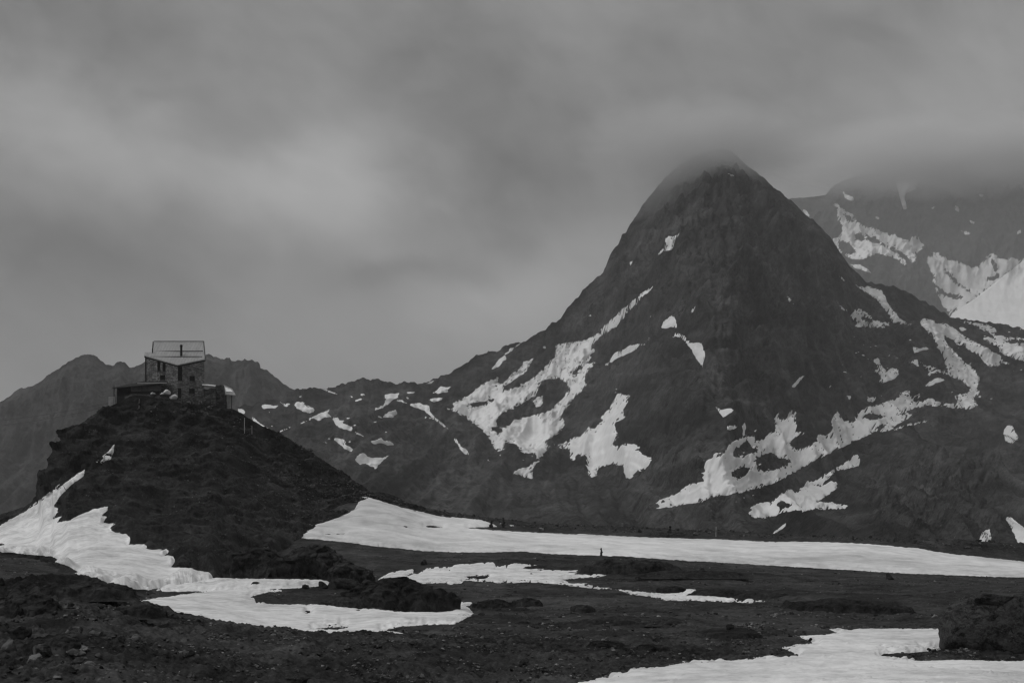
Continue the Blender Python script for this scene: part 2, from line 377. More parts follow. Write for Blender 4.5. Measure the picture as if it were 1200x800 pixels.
# ---- slopes: base curve to crest curve, then a back slope
def slope_sheet(name, us, vb, Yb, vr, Yr, rows, prof, disp, mat, back, tone=None, flow=None, bulge=None, side=None, fpx=0, fade=.93, nrm=(0, -.78, .62)):
    n = rows; t = np.linspace(0, 1, n)[:, None]
    U = np.broadcast_to(us, (n, len(us)))
    v = vb + (vr - vb) * t; Y = Yb + (Yr - Yb) * prof(t, U)
    if bulge is not None: Y = Y + bulge(U, v, t)
    S = np.stack([(U - 600) / F * Y, Y, (V0 - v) / F * Y], -1)
    d, d2 = disp(S, U, v, t)
    fd = 1 - sm(fade, 1.0, t) * .93
    if fpx: fd = np.minimum(fd, .04 + .96 * sm(0, fpx, v - vr))
    N = np.array(nrm)
    P = S + (d + d2)[..., None] * fd[..., None] * N
    if side is not None: P[..., 0] += side(S, U, v, t) * fd
    S = S + (d * fd)[..., None] * N
    rowsP, rowsS = [P], [S]
    last = P[-1]
    for (bY, bz) in back:
        q = last.copy(); q[:, 1] += bY; q[:, 2] += bz; q[:, 0] *= q[:, 1] / last[:, 1]
        rowsP.append(q[None]); rowsS.append(q[None])
    P2 = np.concatenate(rowsP); S2 = np.concatenate(rowsS)
    tn = np.ones(P2.shape[:2]) if tone is None else np.concatenate([tone(S, U, v, t)] + [np.ones((1, len(us)))] * len(back))
    fl = None
    if flow is not None:
        f = flow(P2); fl = np.stack([f[0], f[1], np.zeros_like(f[0])], -1)
    return Sheet(name, P2, S2, mat, tn, fl, n)

def poly_sd(px, py, poly):
    """signed distance in photo pixels, positive inside"""
    p = np.array(poly, float); q = np.roll(p, -1, 0)
    d = np.full(px.shape, 1e9); ins = np.zeros(px.shape, bool)
    for (ax, ay), (bx, by) in zip(p, q):
        ex, ey = bx - ax, by - ay; L = ex * ex + ey * ey
        if L < 1e-9: continue
        t = np.clip(((px - ax) * ex + (py - ay) * ey) / L, 0, 1)
        d = np.minimum(d, (px - ax - t * ex) ** 2 + (py - ay - t * ey) ** 2)
        if ey != 0:
            c = (ay > py) != (by > py)
            ins ^= c & (px < ax + (py - ay) * ex / ey)
    d = np.sqrt(d); return np.where(ins, d, -d)
HSNOW = [(100, 550), (98, 558), (86, 566), (77, 574), (70, 582), (62, 594), (69, 595.6), (66, 602), (59, 609.6), (73, 604), (67, 612), (80, 610), (92, 604), (110, 596), (127, 593), (125, 599), (117, 604), (125, 605), (120, 613), (135, 613), (128, 619), (133, 623), (148, 625.6), (154, 631), (150, 637.6), (174, 637), (171, 642), (180, 644), (201, 643), (192, 651), (206, 651), (203, 663.6), (218, 664), (232, 668), (246, 671), (252, 680), (246, 692.5), (216, 693), (180, 691.5), (156, 689.5), (130, 685.5), (100, 681.5), (72, 679.5), (92, 670), (80, 663), (64, 658), (68, 655), (60, 651.5), (32, 649.5), (0, 646.5), (-90, 642), (-90, 633), (0, 616), (12, 608), (30, 599), (45, 589), (58, 580), (67, 573), (80, 563), (92, 554)]
# ---- the hill under the hut
HV = [(-700, 660), (-160, 648), (-60, 634), (0, 606), (20, 600), (30, 596), (45, 584), (48, 573), (51, 560), (55, 555), (60.5, 555), (63, 546), (65, 532), (68, 526), (73.5, 523), (77, 514), (81, 504), (90, 502), (95, 497), (105, 489), (118, 482), (127, 477), (135, 473.5), (146, 468), (152, 464.5), (160, 463.2), (170, 464.2), (185, 466.6), (200, 468.6), (215, 470), (240, 471), (258, 477), (275, 480), (290, 489), (303, 497), (325, 507), (345, 518), (365, 531), (385, 543), (400, 554), (410, 563), (420, 571), (430, 577), (450, 584), (470, 591), (490, 598), (520, 606), (560, 616)]
hu = np.concatenate([np.linspace(-700, -90, 20, endpoint=False), np.arange(-90, 500, 1.1), np.linspace(500, 560, 12)])
HB = [(-700, 690), (-160, 668), (0, 658), (50, 661), (66, 668), (74, 684), (100, 694), (140, 700), (215, 700), (260, 684), (300, 664), (330, 646), (345, 637), (355, 631), (372, 617), (395, 608.5), (414, 600), (423, 586), (430, 582), (450, 587), (480, 598), (500, 602.5), (560, 618)]
hvr = lerp_pts(HV, hu); hvr = hvr + np.where((hu > 255) | (hu < 120), .8 * fbm(hu / 9, 0 * hu, 3, .6, 5), 0)
hvb = gsmooth(lerp_pts(HB, hu), 2)
_Yt = np.arange(80, 299, .5); _vg = V0 - F * ground_z(hu[:, None], _Yt[None, :], False) / _Yt
hYb = np.array([_Yt[np.argmax(_vg[i] <= hvb[i])] if (_vg[i] <= hvb[i]).any() else 270.0 for i in range(len(hu))])
hYb = np.minimum(np.where((hu > 200) & (hu < 420), gsmooth(hYb, 14), gsmooth(hYb, 16)), 292); hYb = gsmooth(hYb, 3); 
hvb = V0 - F * (ground_z(hu, hYb, False) - .9) / hYb
hvb = np.where(hu < 225, gsmooth(hvb, 14) + 2.0, hvb)
hYr = lerp_pts([(-700, 300), (-60, 280), (40, 276), (100, 280), (140, 283.5), (240, 283.5), (300, 288), (400, 294), (480, 299), (560, 301)], hu)
def hill_prof(t, U): return 1 - (1 - t) ** lerp_pts([(-200, 1.2), (60, 1.5), (200, 2.0), (330, 1.8), (480, 1.2)], U)
def hill_disp(S, U, v, t):
    X, Y, Z = S[..., 0], S[..., 1], S[..., 2]
    edge = sm(0, .05, t)
    d = 1.3 * fbm(X / 16, (Z * 2 + Y * .3) / 16, 3, .5, 51) * edge
    apron = sm(195, 225, U) * (1 - sm(425, 445, U)) * sm(628, 648, v) * (1 - sm(694, 702, v))
    cliff = (1 - sm(95, 165, U)) * (1 - sm(545, 600, v))
    d = d + apron * (1.1 + .7 * fbm(X / 5, Z / 3 + Y / 9, 3, .55, 57))
    terr = ridged(X / 14 + Z / 30, Z / 2.4 + .5 * fbm(X / 9, Z / 9, 2), 3, .5, 53)
    d2 = (.62 * terr + .7 * ridged(X / 9 + 3, Z / 5 + Y / 16, 3, .5, 66) + .85 * fbm(X / 4.2, Z / 2.2 + Y / 7, 5, .58, 55)) * edge
    d2 = d2 + apron * .40 * ridged(X / 3.4, Z / 1.6 + Y / 6, 4, .55, 59) + cliff * (1.3 * ridged(X / 5, Z / 7, 4, .55, 61))
    d2 = d2 * (1 - .93 * sm(-4, 6, poly_sd(U, v, HSNOW)))
    scree = sm(300, 345, U) * sm(505, 520, v)
    d2 = d2 + scree * .22 * ridged(X / 1.3, Z / 1.0 + Y / 3, 3, .6, 63)
    return d, d2
HPATH = [[(275, 492, 2.5), (300, 520, 3), (328, 545, 3.5), (345, 575, 4), (350, 598, 4)], [(345, 560, 4), (300, 590, 5), (260, 612, 5)], [(255, 500, 2), (290, 508, 3), (315, 525, 4)], [(160, 486, 2.5), (190, 477, 3), (215, 482, 3), (240, 488, 4), (262, 497, 4)], [(200, 474, 3), (236, 474, 4)], [(355, 624, 2), (340, 624, 3), (320, 627, 2)]]
def hill_tone(S, U, v, t):
    X, Y, Z = S[..., 0], S[..., 1], S[..., 2]
    tn = .85 + .55 * fbm(X / 8, (Z + Y * .3) / 4, 6, .65, 81)
    tn = tn * (1 + .25 * sm(280, 340, U) * sm(500, 530, v))
    for pts in HPATH:
        for (a, b) in zip(pts[:-1], pts[1:]):
            ax, ay, aw = a; bx, by, bw_ = b
            q = np.clip(((U - ax) * (bx - ax) + (v - ay) * (by - ay)) / ((bx - ax) ** 2 + (by - ay) ** 2), 0, 1)
            dd = np.hypot(U - ax - q * (bx - ax), v - ay - q * (by - ay)) / (aw + q * (bw_ - aw))
            tn = tn + .5 * np.exp(-dd * dd)
    return np.clip(tn, .4, 1.9)
H = slope_sheet('hill', hu, hvb, hYb, hvr, hYr, 250, hill_prof, hill_disp, M_HILL,
                [(5, .05), (18, .15), (24, -2), (40, -14), (90, -45)], hill_tone, fade=.955,
                side=lambda S, U, v, t: (1 - sm(110, 170, U)) * (1 - sm(560, 600, v)) * 2.2 * fbm(S[..., 0] / 7, S[..., 2] / 5, 4, .6, 65))
tag(H.o, 'dark rocky knoll of turf and crags that carries the stone hut')

# ---- main pyramid and the saddle to its left
MV = [(-400, 662), (100, 645), (190, 540), (240, 484), (270, 479), (300, 473), (320, 468), (345, 457.5), (365, 455), (368, 454), (378, 456), (388, 455), (400, 450), (415, 446), (432, 443.5), (445, 445), (455, 448.5), (475, 449), (495, 449.5), (505, 446), (518, 441), (530, 436), (545, 427), (560, 416), (570, 413.5), (580, 412), (592, 406), (600, 402.5), (610, 402), (620, 397), (640, 385), (652, 376), (660, 370), (665, 362), (675, 350), (680, 345), (690, 334), (706, 320), (712, 307), (718, 294), (724, 286), (729, 274.5), (733, 275), (737, 266), (745, 253), (755, 238), (765, 225), (775, 214), (785, 203), (800, 191), (815, 183), (830, 177.5), (845, 175), (858, 178.5), (866, 186), (875, 195), (885, 202), (895, 210), (905, 219), (914, 225.5), (920, 231), (933, 241), (946, 255), (960, 265), (972, 277), (984, 296), (998, 314), (1008, 324), (1016, 330), (1033, 334), (1047, 337), (1062, 342), (1080, 351.5), (1104, 366), (1118, 372), (1138, 375), (1160, 377), (1180, 381), (1200, 386), (1260, 402), (1400, 440), (1800, 520)]
mu = np.concatenate([np.linspace(-400, 225, 30, endpoint=False), np.arange(225, 1300, 1.6), np.linspace(1300, 1800, 40)])
mvr = lerp_pts(MV, mu) + 2.3 * fbm(mu / 10, 0 * mu, 5, .65, 8) * (1 - np.exp(-((mu - 845) / 40) ** 2))
mvb = np.full_like(mu, 668.0); mYb = lerp_pts([(-400, 560), (600, 620), (1200, 640), (1800, 700)], mu)
mYr = lerp_pts([(-400, 1500), (340, 1650), (480, 1750), (560, 1850), (700, 1900), (845, 1880), (1000, 1960), (1200, 2150), (1800, 2300)], mu)
MS = (278.0, 432.0)
def main_flow(P):
    dx, dz = P[..., 0] - MS[0], MS[1] - P[..., 2]
    a = np.arctan2(dx, np.abs(dz) + 90); r = np.hypot(dx, dz)
    return a * 480, r
def main_bulge(U, v, t):
    up = np.sin(np.pi * np.clip(t, 0, 1)) ** 1.0
    b = -230 * np.exp(-((U - 855 + (v - 400) * .12) / 105) ** 2) * sm(190, 330, v) * (1 - sm(520, 640, v))
    b = b + 120 * np.exp(-((U - 690) / 60) ** 2) * sm(330, 430, v) * (1 - sm(560, 640, v))
    b = b - 130 * np.exp(-((U - 1075) / 80) ** 2) * sm(500, 560, v) * (1 - sm(600, 660, v))
    b = b - 120 * np.exp(-((U - 420) / 60) ** 2) * sm(470, 520, v) * (1 - sm(580, 650, v))
    return b
def main_disp(S, U, v, t):
    X, Z = S[..., 0], S[..., 2]; a, r = main_flow(S)
    edge = sm(0, .06, t)
    d = (18 * fbm(X / 170, Z / 150, 3, .5, 91) + 16 * ridged(a / 62 + .35 * fbm(X / 90, Z / 90, 2), r / 300, 3, .5, 93)) * edge
    pyr = np.exp(-((U - 855) / 170) ** 2) * (1 - sm(380, 520, v))
    low = sm(520, 580, v) * sm(980, 1040, U) * (1 - sm(1140, 1180, U))
    d2 = (6.5 * fbm(X / 34, Z / 30, 6, .62, 95) + (3.0 + 2 * pyr) * ridged(a / 24, r / 48, 4, .55, 97) + 8 * pyr * ridged(X / 42 + Z / 60, Z / 26 - X / 80, 5, .58, 98)
          + (4 + 9 * pyr) * fbm(X / 60 + Z / 40, Z / 16 - X / 90, 4, .55, 99) + 13 * low * ridged(X / 34, Z / 22, 5, .6, 101)) * edge
    return d, d2
def main_tone(S, U, v, t):
    X, Z = S[..., 0], S[..., 2]; a, r = main_flow(S)
    tn = 1.0 + .34 * fbm(a / 34, r / 130, 6, .68, 111) + .62 * fbm(X / 70 + Z / 90, Z / 26 - X / 120, 6, .68, 113) + .25 * fbm(X / 14, Z / 10, 4, .65, 114)
    tn = tn + 1.5 * np.exp(-((U - 1060) / 62) ** 2 - ((v - 595) / 32) ** 2) * np.clip(.15 + 1.2 * fbm(X / 10 + Z / 40, Z / 26, 5, .62, 115), -.5, 1.6)
    tn = tn + .35 * np.exp(-((U - 560) / 70) ** 2 - ((v - 592) / 22) ** 2) * np.clip(.5 + fbm(a / 9, r / 40, 4, .6, 117), 0, 1.5)
    tn = tn + .45 * np.exp(-((U - 830) / 25) ** 2 - ((v - 310) / 14) ** 2) * np.clip(.5 + fbm(X / 12, Z / 5, 4, .6, 119), 0, 1.5)
    return np.clip(tn, .35, 2.4)
MAIN = slope_sheet('mountain', mu, mvb, mYb, mvr, mYr, 325, lambda t, U: 1 - (1 - t) ** 1.5, main_disp, M_MAIN,
                   [(120, -40), (400, -180), (1000, -420)], main_tone, main_flow, main_bulge, fade=.97, fpx=62)
tag(MAIN.o, 'dark pyramid mountain streaked with snow, its summit in cloud, and the saddle left of it')

# ---- hazy ridge behind the hut
LV = [(-700, 560), (-200, 520), (-60, 492), (0, 472), (10, 466), (20, 456.5), (25, 454.5), (30, 455), (45, 449.5), (55, 440.5), (63, 436), (75, 428), (82, 423.5), (92, 418), (100, 415.5), (108, 416), (114, 418), (118, 422), (124, 427), (133, 429), (137, 424.5), (141, 423), (146, 425), (152, 430), (157, 430.5), (163, 427), (170, 424), (200, 417), (236, 417), (241, 416), (245, 414.5), (250, 418), (262, 421.5), (265, 419.5), (269, 419), (271, 423), (275, 424), (279, 421), (283, 423.5), (287, 420), (290, 423), (295, 421.5), (300, 424.5), (304, 425), (305.5, 432), (310, 434), (313, 433.5), (320, 440), (330, 448), (340, 455), (347, 458), (357, 462), (400, 480), (600, 560)]
lu = np.concatenate([np.linspace(-700, -40, 24, endpoint=False), np.arange(-40, 420, 1.35), np.linspace(420, 600, 14)])
lvr = lerp_pts(LV, lu) + .9 * fbm(lu / 6, 0 * lu, 3, .6, 18)
LEFT = slope_sheet('mountain', lu, np.full_like(lu, 650.), np.full_like(lu, 1450.), lvr, np.full_like(lu, 2350.), 190, lambda t, U: 1 - (1 - t) ** 1.4,
    lambda S, U, v, t: ((26 * fbm(S[..., 0] / 260, S[..., 2] / 220, 3, .5, 121)) * sm(0, .1, t), (16 * ridged(S[..., 0] / 60 + S[..., 2] / 150, S[..., 2] / 130, 5, .55, 123)) * sm(0, .1, t)), M_FAR,
    [(150, -60), (600, -300), (1400, -500)], lambda S, U, v, t: np.clip(.95 + .45 * fbm(S[..., 0] / 100, S[..., 2] / 60, 6, .66, 125), .4, 1.8),
    lambda P: (P[..., 0] + P[..., 2] * .4, P[..., 2] * 1.0), fade=.97, fpx=30)
tag(LEFT.o, 'hazy serrated ridge behind the stone hut at the left')

# ---- high mountain with the glacier, right, its top in cloud
RV = [(600, 420), (800, 300), (880, 250), (915, 234), (928, 232.5), (940, 232), (951, 230.5), (960, 230), (968, 228), (975, 220), (982, 214.5), (990, 211), (1005, 206), (1030, 202), (1060, 203), (1100, 198), (1150, 188), (1200, 178), (1260, 172), (1500, 190), (2100, 320)]
ru = np.concatenate([np.linspace(600, 900, 30, endpoint=False), np.arange(900, 1270, 1.35), np.linspace(1270, 2100, 50)])
rvr = lerp_pts(RV, ru) + .7 * fbm(ru / 9, 0 * ru, 4, .6, 28)
RIGHT = slope_sheet('mountain', ru, np.full_like(ru, 470.), np.full_like(ru, 4300.), rvr, np.full_like(ru, 6300.), 230, lambda t, U: 1 - (1 - t) ** 1.3,
    lambda S, U, v, t: ((50 * fbm(S[..., 0] / 600, S[..., 2] / 500, 3, .5, 131)) * sm(0, .1, t) * (1 - .8 * sm(1100, 1150, U) * sm(300, 330, v)), (44 * ridged(S[..., 0] / 140 - S[..., 2] / 300, S[..., 2] / 260, 5, .55, 133)) * sm(0, .1, t) * (1 - .9 * sm(1095, 1130, U + (v - 340) * .9) * sm(315, 345, v))), M_FAR,
    [(300, -150), (1200, -700), (2500, -900)], lambda S, U, v, t: np.clip(1.0 + .5 * fbm(S[..., 0] / 200, S[..., 2] / 120, 6, .66, 135), .4, 1.9),
    lambda P: (P[..., 0] - P[..., 2] * .5, P[..., 2] * 1.0), fade=.97, fpx=40)
tag(RIGHT.o, 'pale hazy mountain with a glacier behind the right flank of the pyramid')

# ------------------------------------------------------------------ snow lying on the terrain
def snow(sheet, label, polys, mat, rough=1.2, lift=1.0, soft=3.0, yr=(0, 1e9), nscale=None, group=None, name='snow_patch', vs=1.0, speck=0.0, fill=1.0, raise_=0.0):
    """polys: list of outlines; a tuple ('-', outline) cuts a hole. The snow is a sheet of its own with its edge tapering to the rock"""
    A = np.concatenate([np.array(p[1] if p[0] == '-' else p, float) for p in polys if not (p[0] == '-')] )
    m = 6 + rough * 2
    fr = sheet.front
    u, v = sheet.u[:fr], sheet.v[:fr]; Yd = sheet.P[:fr, :, 1]
    sel = (u > A[:, 0].min() - m) & (u < A[:, 0].max() + m) & (v > A[:, 1].min() - m) & (v < A[:, 1].max() + m) & (Yd > yr[0]) & (Yd < yr[1])
    if not sel.any(): print('no ground under', label); return None
    f = np.full(u.shape, -1e3); us, vs_ = u[sel], v[sel]
    g = np.full(us.shape, -1e3)
    for p in polys:
        if p[0] == '-': g = np.minimum(g, -poly_sd(us, vs_, p[1]))
        else: g = np.maximum(g, poly_sd(us, vs_, p))
    P0 = sheet.P[:fr][sel]
    ns = nscale or 6.0                       # picture pixels at this distance, as metres on the ground
    k = P0[:, 1].mean() / F
    wx, wz = P0[:, 0] / (ns * k), (P0[:, 2] * 1.0 + P0[:, 1] * .12) / (ns * k * vs)
    nz = fbm(wx, wz, 3, .58, 201)
    rough = rough * 1.35
    g = g + rough * nz * np.clip(1.3 - g / (6 * rough + .1), .0, 1)
    if speck: g = np.where(g < 9, np.minimum(g, g - speck * np.clip(fbm(wx * 2.3, wz * 2.3, 3, .6, 207) - .24, 0, 1) * 16), g)
    if yr[0] > 0: g = np.minimum(g, (Yd[sel] - yr[0]) * 1.2)
    f[sel] = g
    # triangles touching f > 0
    nr, nc = u.shape
    i = np.arange(nr - 1)[:, None] * nc + np.arange(nc - 1)[None, :]
    ff = f.reshape(-1)
    act = (f[:-1, :-1] > 0) | (f[1:, :-1] > 0) | (f[:-1, 1:] > 0) | (f[1:, 1:] > 0)
    act &= (f[:-1, :-1] > -900) & (f[1:, :-1] > -900) & (f[:-1, 1:] > -900) & (f[1:, 1:] > -900)
    i = i[act]
    T = np.concatenate([np.stack([i, i + 1, i + nc + 1], -1), np.stack([i, i + nc + 1, i + nc], -1)])
    s = ff[T] > 0; c = s.sum(1)
    full = T[c == 3]
    out_v = {}
    Pf, Sf = sheet.P[:fr].reshape(-1, 3), sheet.S[:fr].reshape(-1, 3)
    fl = sheet.flow[:fr].reshape(-1, 3)
    def roll(Tm, odd):   # put the odd vertex first
        k_ = np.argmax(odd, 1); r = np.arange(len(Tm))
        return np.stack([Tm[r, k_], Tm[r, (k_ + 1) % 3], Tm[r, (k_ + 2) % 3]], -1)
    t1 = roll(T[c == 1], s[c == 1]); t2 = roll(T[c == 2], ~s[c == 2])
    edges = np.concatenate([t1[:, [0, 1]], t1[:, [0, 2]], t2[:, [1, 0]], t2[:, [2, 0]]])      # inside -> outside
    used = np.unique(np.concatenate([full.reshape(-1), t1[:, 0], t2[:, 1], t2[:, 2]])) if len(T) else np.array([], int)
    remap = np.full(nr * nc, -1); remap[used] = np.arange(len(used))
    key = edges[:, 0].astype(np.int64) * (nr * nc) + edges[:, 1]
    uk, inv = np.unique(key, return_inverse=True)
    ea, eb = uk // (nr * nc), uk % (nr * nc)
    tt = (ff[ea] / (ff[ea] - ff[eb] + 1e-9))[:, None]
    w_ = sm(0, soft, np.minimum(ff[used], 30))[:, None]
    N = np.array((0, -.45, .89)) * lift
    nn = np.array((0, -.45, .89)); up = np.maximum((Sf[used] - Pf[used]) @ nn + raise_, 0)[:, None]
    Vin = Pf[used] + nn * up * w_ * fill + N * (.12 + .88 * w_)
    Ved = Pf[ea] * (1 - tt) + Pf[eb] * tt + N * .03
    V = np.concatenate([Vin, Ved]); FL = np.concatenate([fl[used], fl[ea]])
    off = len(used); n1, n2 = len(t1), len(t2)
    e = inv + off
    F1 = np.stack([remap[t1[:, 0]], e[:n1], e[n1:2 * n1]], -1)
    a2, b2 = e[2 * n1:2 * n1 + n2], e[2 * n1 + n2:]
    F2 = np.concatenate([np.stack([remap[t2[:, 1]], remap[t2[:, 2]], b2], -1), np.stack([remap[t2[:, 1]], b2, a2], -1)])
    Fs = np.concatenate([remap[full], F1, F2])
    if len(Fs) == 0: print('empty snow', label); return None
    o = mesh_np(name, V, Fs, 3, mat, True, {'flow': FL})
    return tag(o, label, None, group, 'structure')

# ---- snow of the plain, the hill foot and the bank
snow(G, 'long white snow bank stretching across the foot of the mountain to the right edge', [
  [(343, 629.5), (355, 625), (366, 618), (372, 613), (384, 609), (395, 606), (408, 601), (415, 597), (420, 588), (421, 582), (425, 580), (435, 582), (453, 589), (470, 594), (490, 598.5), (520, 604), (545, 607), (560, 609), (580, 612), (602, 615.5), (585, 617), (560, 617.5), (548, 618.5), (600, 622.5), (650, 624.5), (700, 626.5), (750, 629), (800, 630.5), (850, 632), (900, 634.5), (950, 634.5), (1000, 636), (1030, 638), (1050, 640), (1075, 642), (1100, 646.5), (1125, 650), (1160, 653), (1200, 657.5), (1310, 668), (1310, 684), (1200, 676.5), (1150, 675), (1100, 673), (1050, 671), (1000, 668), (950, 665), (900, 662), (850, 659), (800, 656.5), (760, 653.5), (730, 651.5), (700, 650.5), (650, 649), (610, 646), (570, 647), (540, 647), (500, 645.5), (470, 642.5), (440, 640), (420, 637), (400, 634.5), (375, 632)],
  ('-', [(475, 612), (482, 609), (500, 611), (520, 615), (540, 617), (552, 619), (535, 618.5), (510, 617.5), (490, 616)]) if False else [(500, 612), (510, 612), (510, 613)],
  ('-', [(497, 616.5), (508, 615.5), (519, 617.5), (508, 618.2)]), ('-', [(380, 625.4), (405, 624.6), (404, 625.4), (384, 626.2)])],
  M_SNOWBANK, rough=.5, lift=.45, soft=5, yr=(215, 300), name='snow_field', nscale=8)
snow(H, 'broad white snow tongue running down the left flank of the hut hill onto the plain', [
  HSNOW,
  [(33, 594.5), (45, 586.5), (58, 577), (69, 568), (66, 573), (52, 583.5), (41, 591)], ('-', [(-2, 637), (4, 636.5), (6, 638.5), (-2, 639.5)])],
  M_SNOW, rough=.7, lift=.45, soft=6, name='snow_field', nscale=6)
snow(G, 'narrow end of the snow tongue under the dark outcrop at the hill foot', [
  [(188, 660), (225, 666), (232, 668), (256, 673.6), (280, 677.6), (320, 678), (360, 678.4), (390, 679.6), (384, 686), (360, 688), (335, 689.5), (300, 691), (252, 692.5), (188, 693)]], M_SNOW, rough=.6, lift=.25, soft=5, yr=(90, 140), name='snow_field', nscale=6, vs=.6)
snow(H, 'small white snow wedge high on the left crag of the hut hill', [[(134.5, 519), (133, 529), (130, 538), (116, 543), (121, 537), (120, 534), (127, 529)]], M_SNOW, rough=.5, lift=.3, soft=2)
snow(H, 'thin sliver of snow just below the wedge on the left crag', [[(110, 544), (113, 539.5), (115.5, 538.5), (113.5, 543.5)]], M_SNOW, rough=.2, lift=.3, soft=1)
snow(G, 'curving snow ribbon in the hollow before the dark mound left of centre', [
  [(148, 709), (152, 706), (165, 703), (190, 699.5), (200, 698), (224, 695), (240, 693), (252, 690), (300, 689), (338, 690), (336, 692), (312, 694), (296, 698), (288, 702.5), (300, 706.5), (332, 708), (376, 707.5), (400, 710), (418, 712), (421, 714), (425, 712.5), (440, 713), (465, 716), (495, 716), (515, 716), (530, 714), (532.5, 707), (540, 705), (552, 705), (555, 707.5), (547, 710), (555, 718), (550, 722), (540, 727), (535, 731), (500, 731.5), (470, 734), (447, 738), (465, 740), (482, 745), (472, 748), (440, 746.5), (400, 750), (376, 752), (360, 754), (344, 756), (328, 756), (318, 755), (296, 755), (264, 750), (236, 746), (224, 744), (208, 740), (190, 735), (170, 726), (155, 718)],
  ('-', [(367, 736.8), (380, 735), (404, 734.2), (405, 736), (390, 738)]), ('-', [(360, 716.5), (364, 716.5), (364, 717.8), (360, 717.8)])],
  M_SNOW, rough=.8, lift=.15, raise_=.15, soft=6, yr=(64.5, 128), name='snow_field', nscale=7, vs=.6)
snow(G, 'flat broken snow patch in the middle of the plain behind the dark mound', [
  [(440, 681), (450, 674), (458, 670), (470, 668), (484, 666), (485, 670), (478, 674), (492, 671), (500, 665), (515, 664), (528, 664), (535, 661), (555, 660), (570, 658), (580, 659), (585, 664), (595, 663), (592, 660), (610, 660), (640, 663), (660, 665), (680, 668), (700, 671), (713, 674), (700, 676), (680, 677), (660, 679), (668, 682), (690, 684), (705, 687), (722, 690), (700, 690), (680, 687.5), (660, 685), (640, 683), (620, 682), (590, 683), (560, 681), (545, 680), (540, 684), (525, 685), (522, 682.5), (500, 684), (480, 684), (455, 682)],
  ('-', [(548, 676.5), (556, 674.5), (572, 674.5), (571, 677), (550, 677.5)])], M_SNOW, rough=.6, lift=.14, raise_=.1, soft=4, yr=(100, 225), nscale=11, vs=.4, speck=.4)
snow(G, 'thin straggling snow strip right of the middle patch, below two dark lumps', [
  [(718, 689), (740, 692), (755, 693), (775, 695), (800, 694), (802, 690), (815, 690), (818, 694), (835, 697), (860, 700), (890, 703), (898, 704), (880, 706), (850, 705), (820, 704), (780, 703), (760, 699), (740, 696)]], M_SNOW, rough=.6, lift=.12, raise_=.1, soft=3, yr=(90, 190), nscale=11, vs=.4, speck=.4)
snow(G, 'white snow patch along the bottom right edge beneath the big boulder', [
  [(640, 812), (700, 797), (730, 791), (737, 786), (750, 784), (775, 782), (785, 779), (812, 775), (850, 774), (900, 771), (925, 770), (937, 769), (924, 761), (914, 758), (932, 756), (957, 755), (950, 751), (934, 745), (967, 743), (982, 741), (970, 737), (982, 735.5), (997, 738), (1005, 736), (1050, 736), (1100, 736), (1125, 737), (1125, 757), (1110, 760), (1075, 764), (1036, 765.5), (1030, 768.5), (1040, 772), (1085, 774), (1125, 772.5), (1175, 774.5), (1200, 774), (1330, 776), (1330, 860), (600, 860)]],
  M_SNOW, rough=.5, lift=.10, raise_=.22, soft=7, yr=(20, 90), name='snow_field', nscale=12, vs=.5)

# ---- snow on the pyramid and the saddle
def msnow(label, polys, rough=1.3, speck=.35, **kw):
    speck = speck * 1.3 if rough >= 1.0 else 0.0
    return snow(MAIN, label, polys, M_SNOWFAR, rough=rough, lift=.6, soft=2, nscale=5.5, speck=speck, yr=(500, 2400), fill=.75, **kw)
msnow('largest forked snowfield on the left face of the pyramid, with a long thin upper chute', [
  [(767, 334), (756, 347), (744, 358), (734, 368), (726, 380), (708, 392), (698, 399), (691, 408), (698, 408), (694, 416), (689, 425), (698, 424), (692, 432), (686, 438), (685, 448), (689, 451), (684, 456), (674, 464), (666, 476), (660, 483), (658, 490), (664, 492.5), (660, 502), (650, 510), (640, 517), (644, 523), (640, 527), (634, 536), (630, 542), (624, 548), (624, 560), (618, 560), (612, 558), (601, 555), (608, 550), (620, 546), (628, 538), (629, 532), (622, 530), (614, 532), (609, 526), (603, 520), (594, 518), (590, 526), (584, 530), (579, 526), (574, 514), (567, 505), (560, 500), (552, 493), (544, 488), (532, 482), (522, 479), (532, 477), (529, 472), (540, 468), (548, 464), (560, 454), (572, 446), (583, 442), (585, 446), (580, 450), (590, 449), (598, 440), (608, 432), (614, 423), (625, 420), (620, 430), (614, 438), (604, 444), (594, 450), (588, 458), (600, 455), (616, 448), (628, 440), (634, 433), (642, 427), (650, 418), (652, 404), (656, 403), (664, 401), (672, 401), (688, 398), (696, 393), (704, 386), (712, 378), (720, 371), (727, 363), (734, 359), (744, 350), (756, 340)],
  ('-', [(632, 449), (642, 444), (656, 443), (664, 449), (667, 454), (663, 462), (656, 470), (646, 480), (632, 485), (616, 489), (602, 492), (596, 498), (590, 501), (582, 498), (580, 494), (588, 484), (600, 479), (612, 472), (626, 465), (631, 456)]),
  [(624, 470), (630, 465), (636, 464), (637, 470), (633, 476), (628, 478)],
  ('-', [(549, 474), (553, 472), (570, 470), (580, 466), (579, 469), (566, 474), (554, 477)]), ('-', [(668, 438), (674, 433), (683, 426), (681, 431), (673, 440)]),
  ('-', [(576, 500), (583, 499), (589, 504), (584, 508), (577, 504)])], rough=1.2, speck=.5)
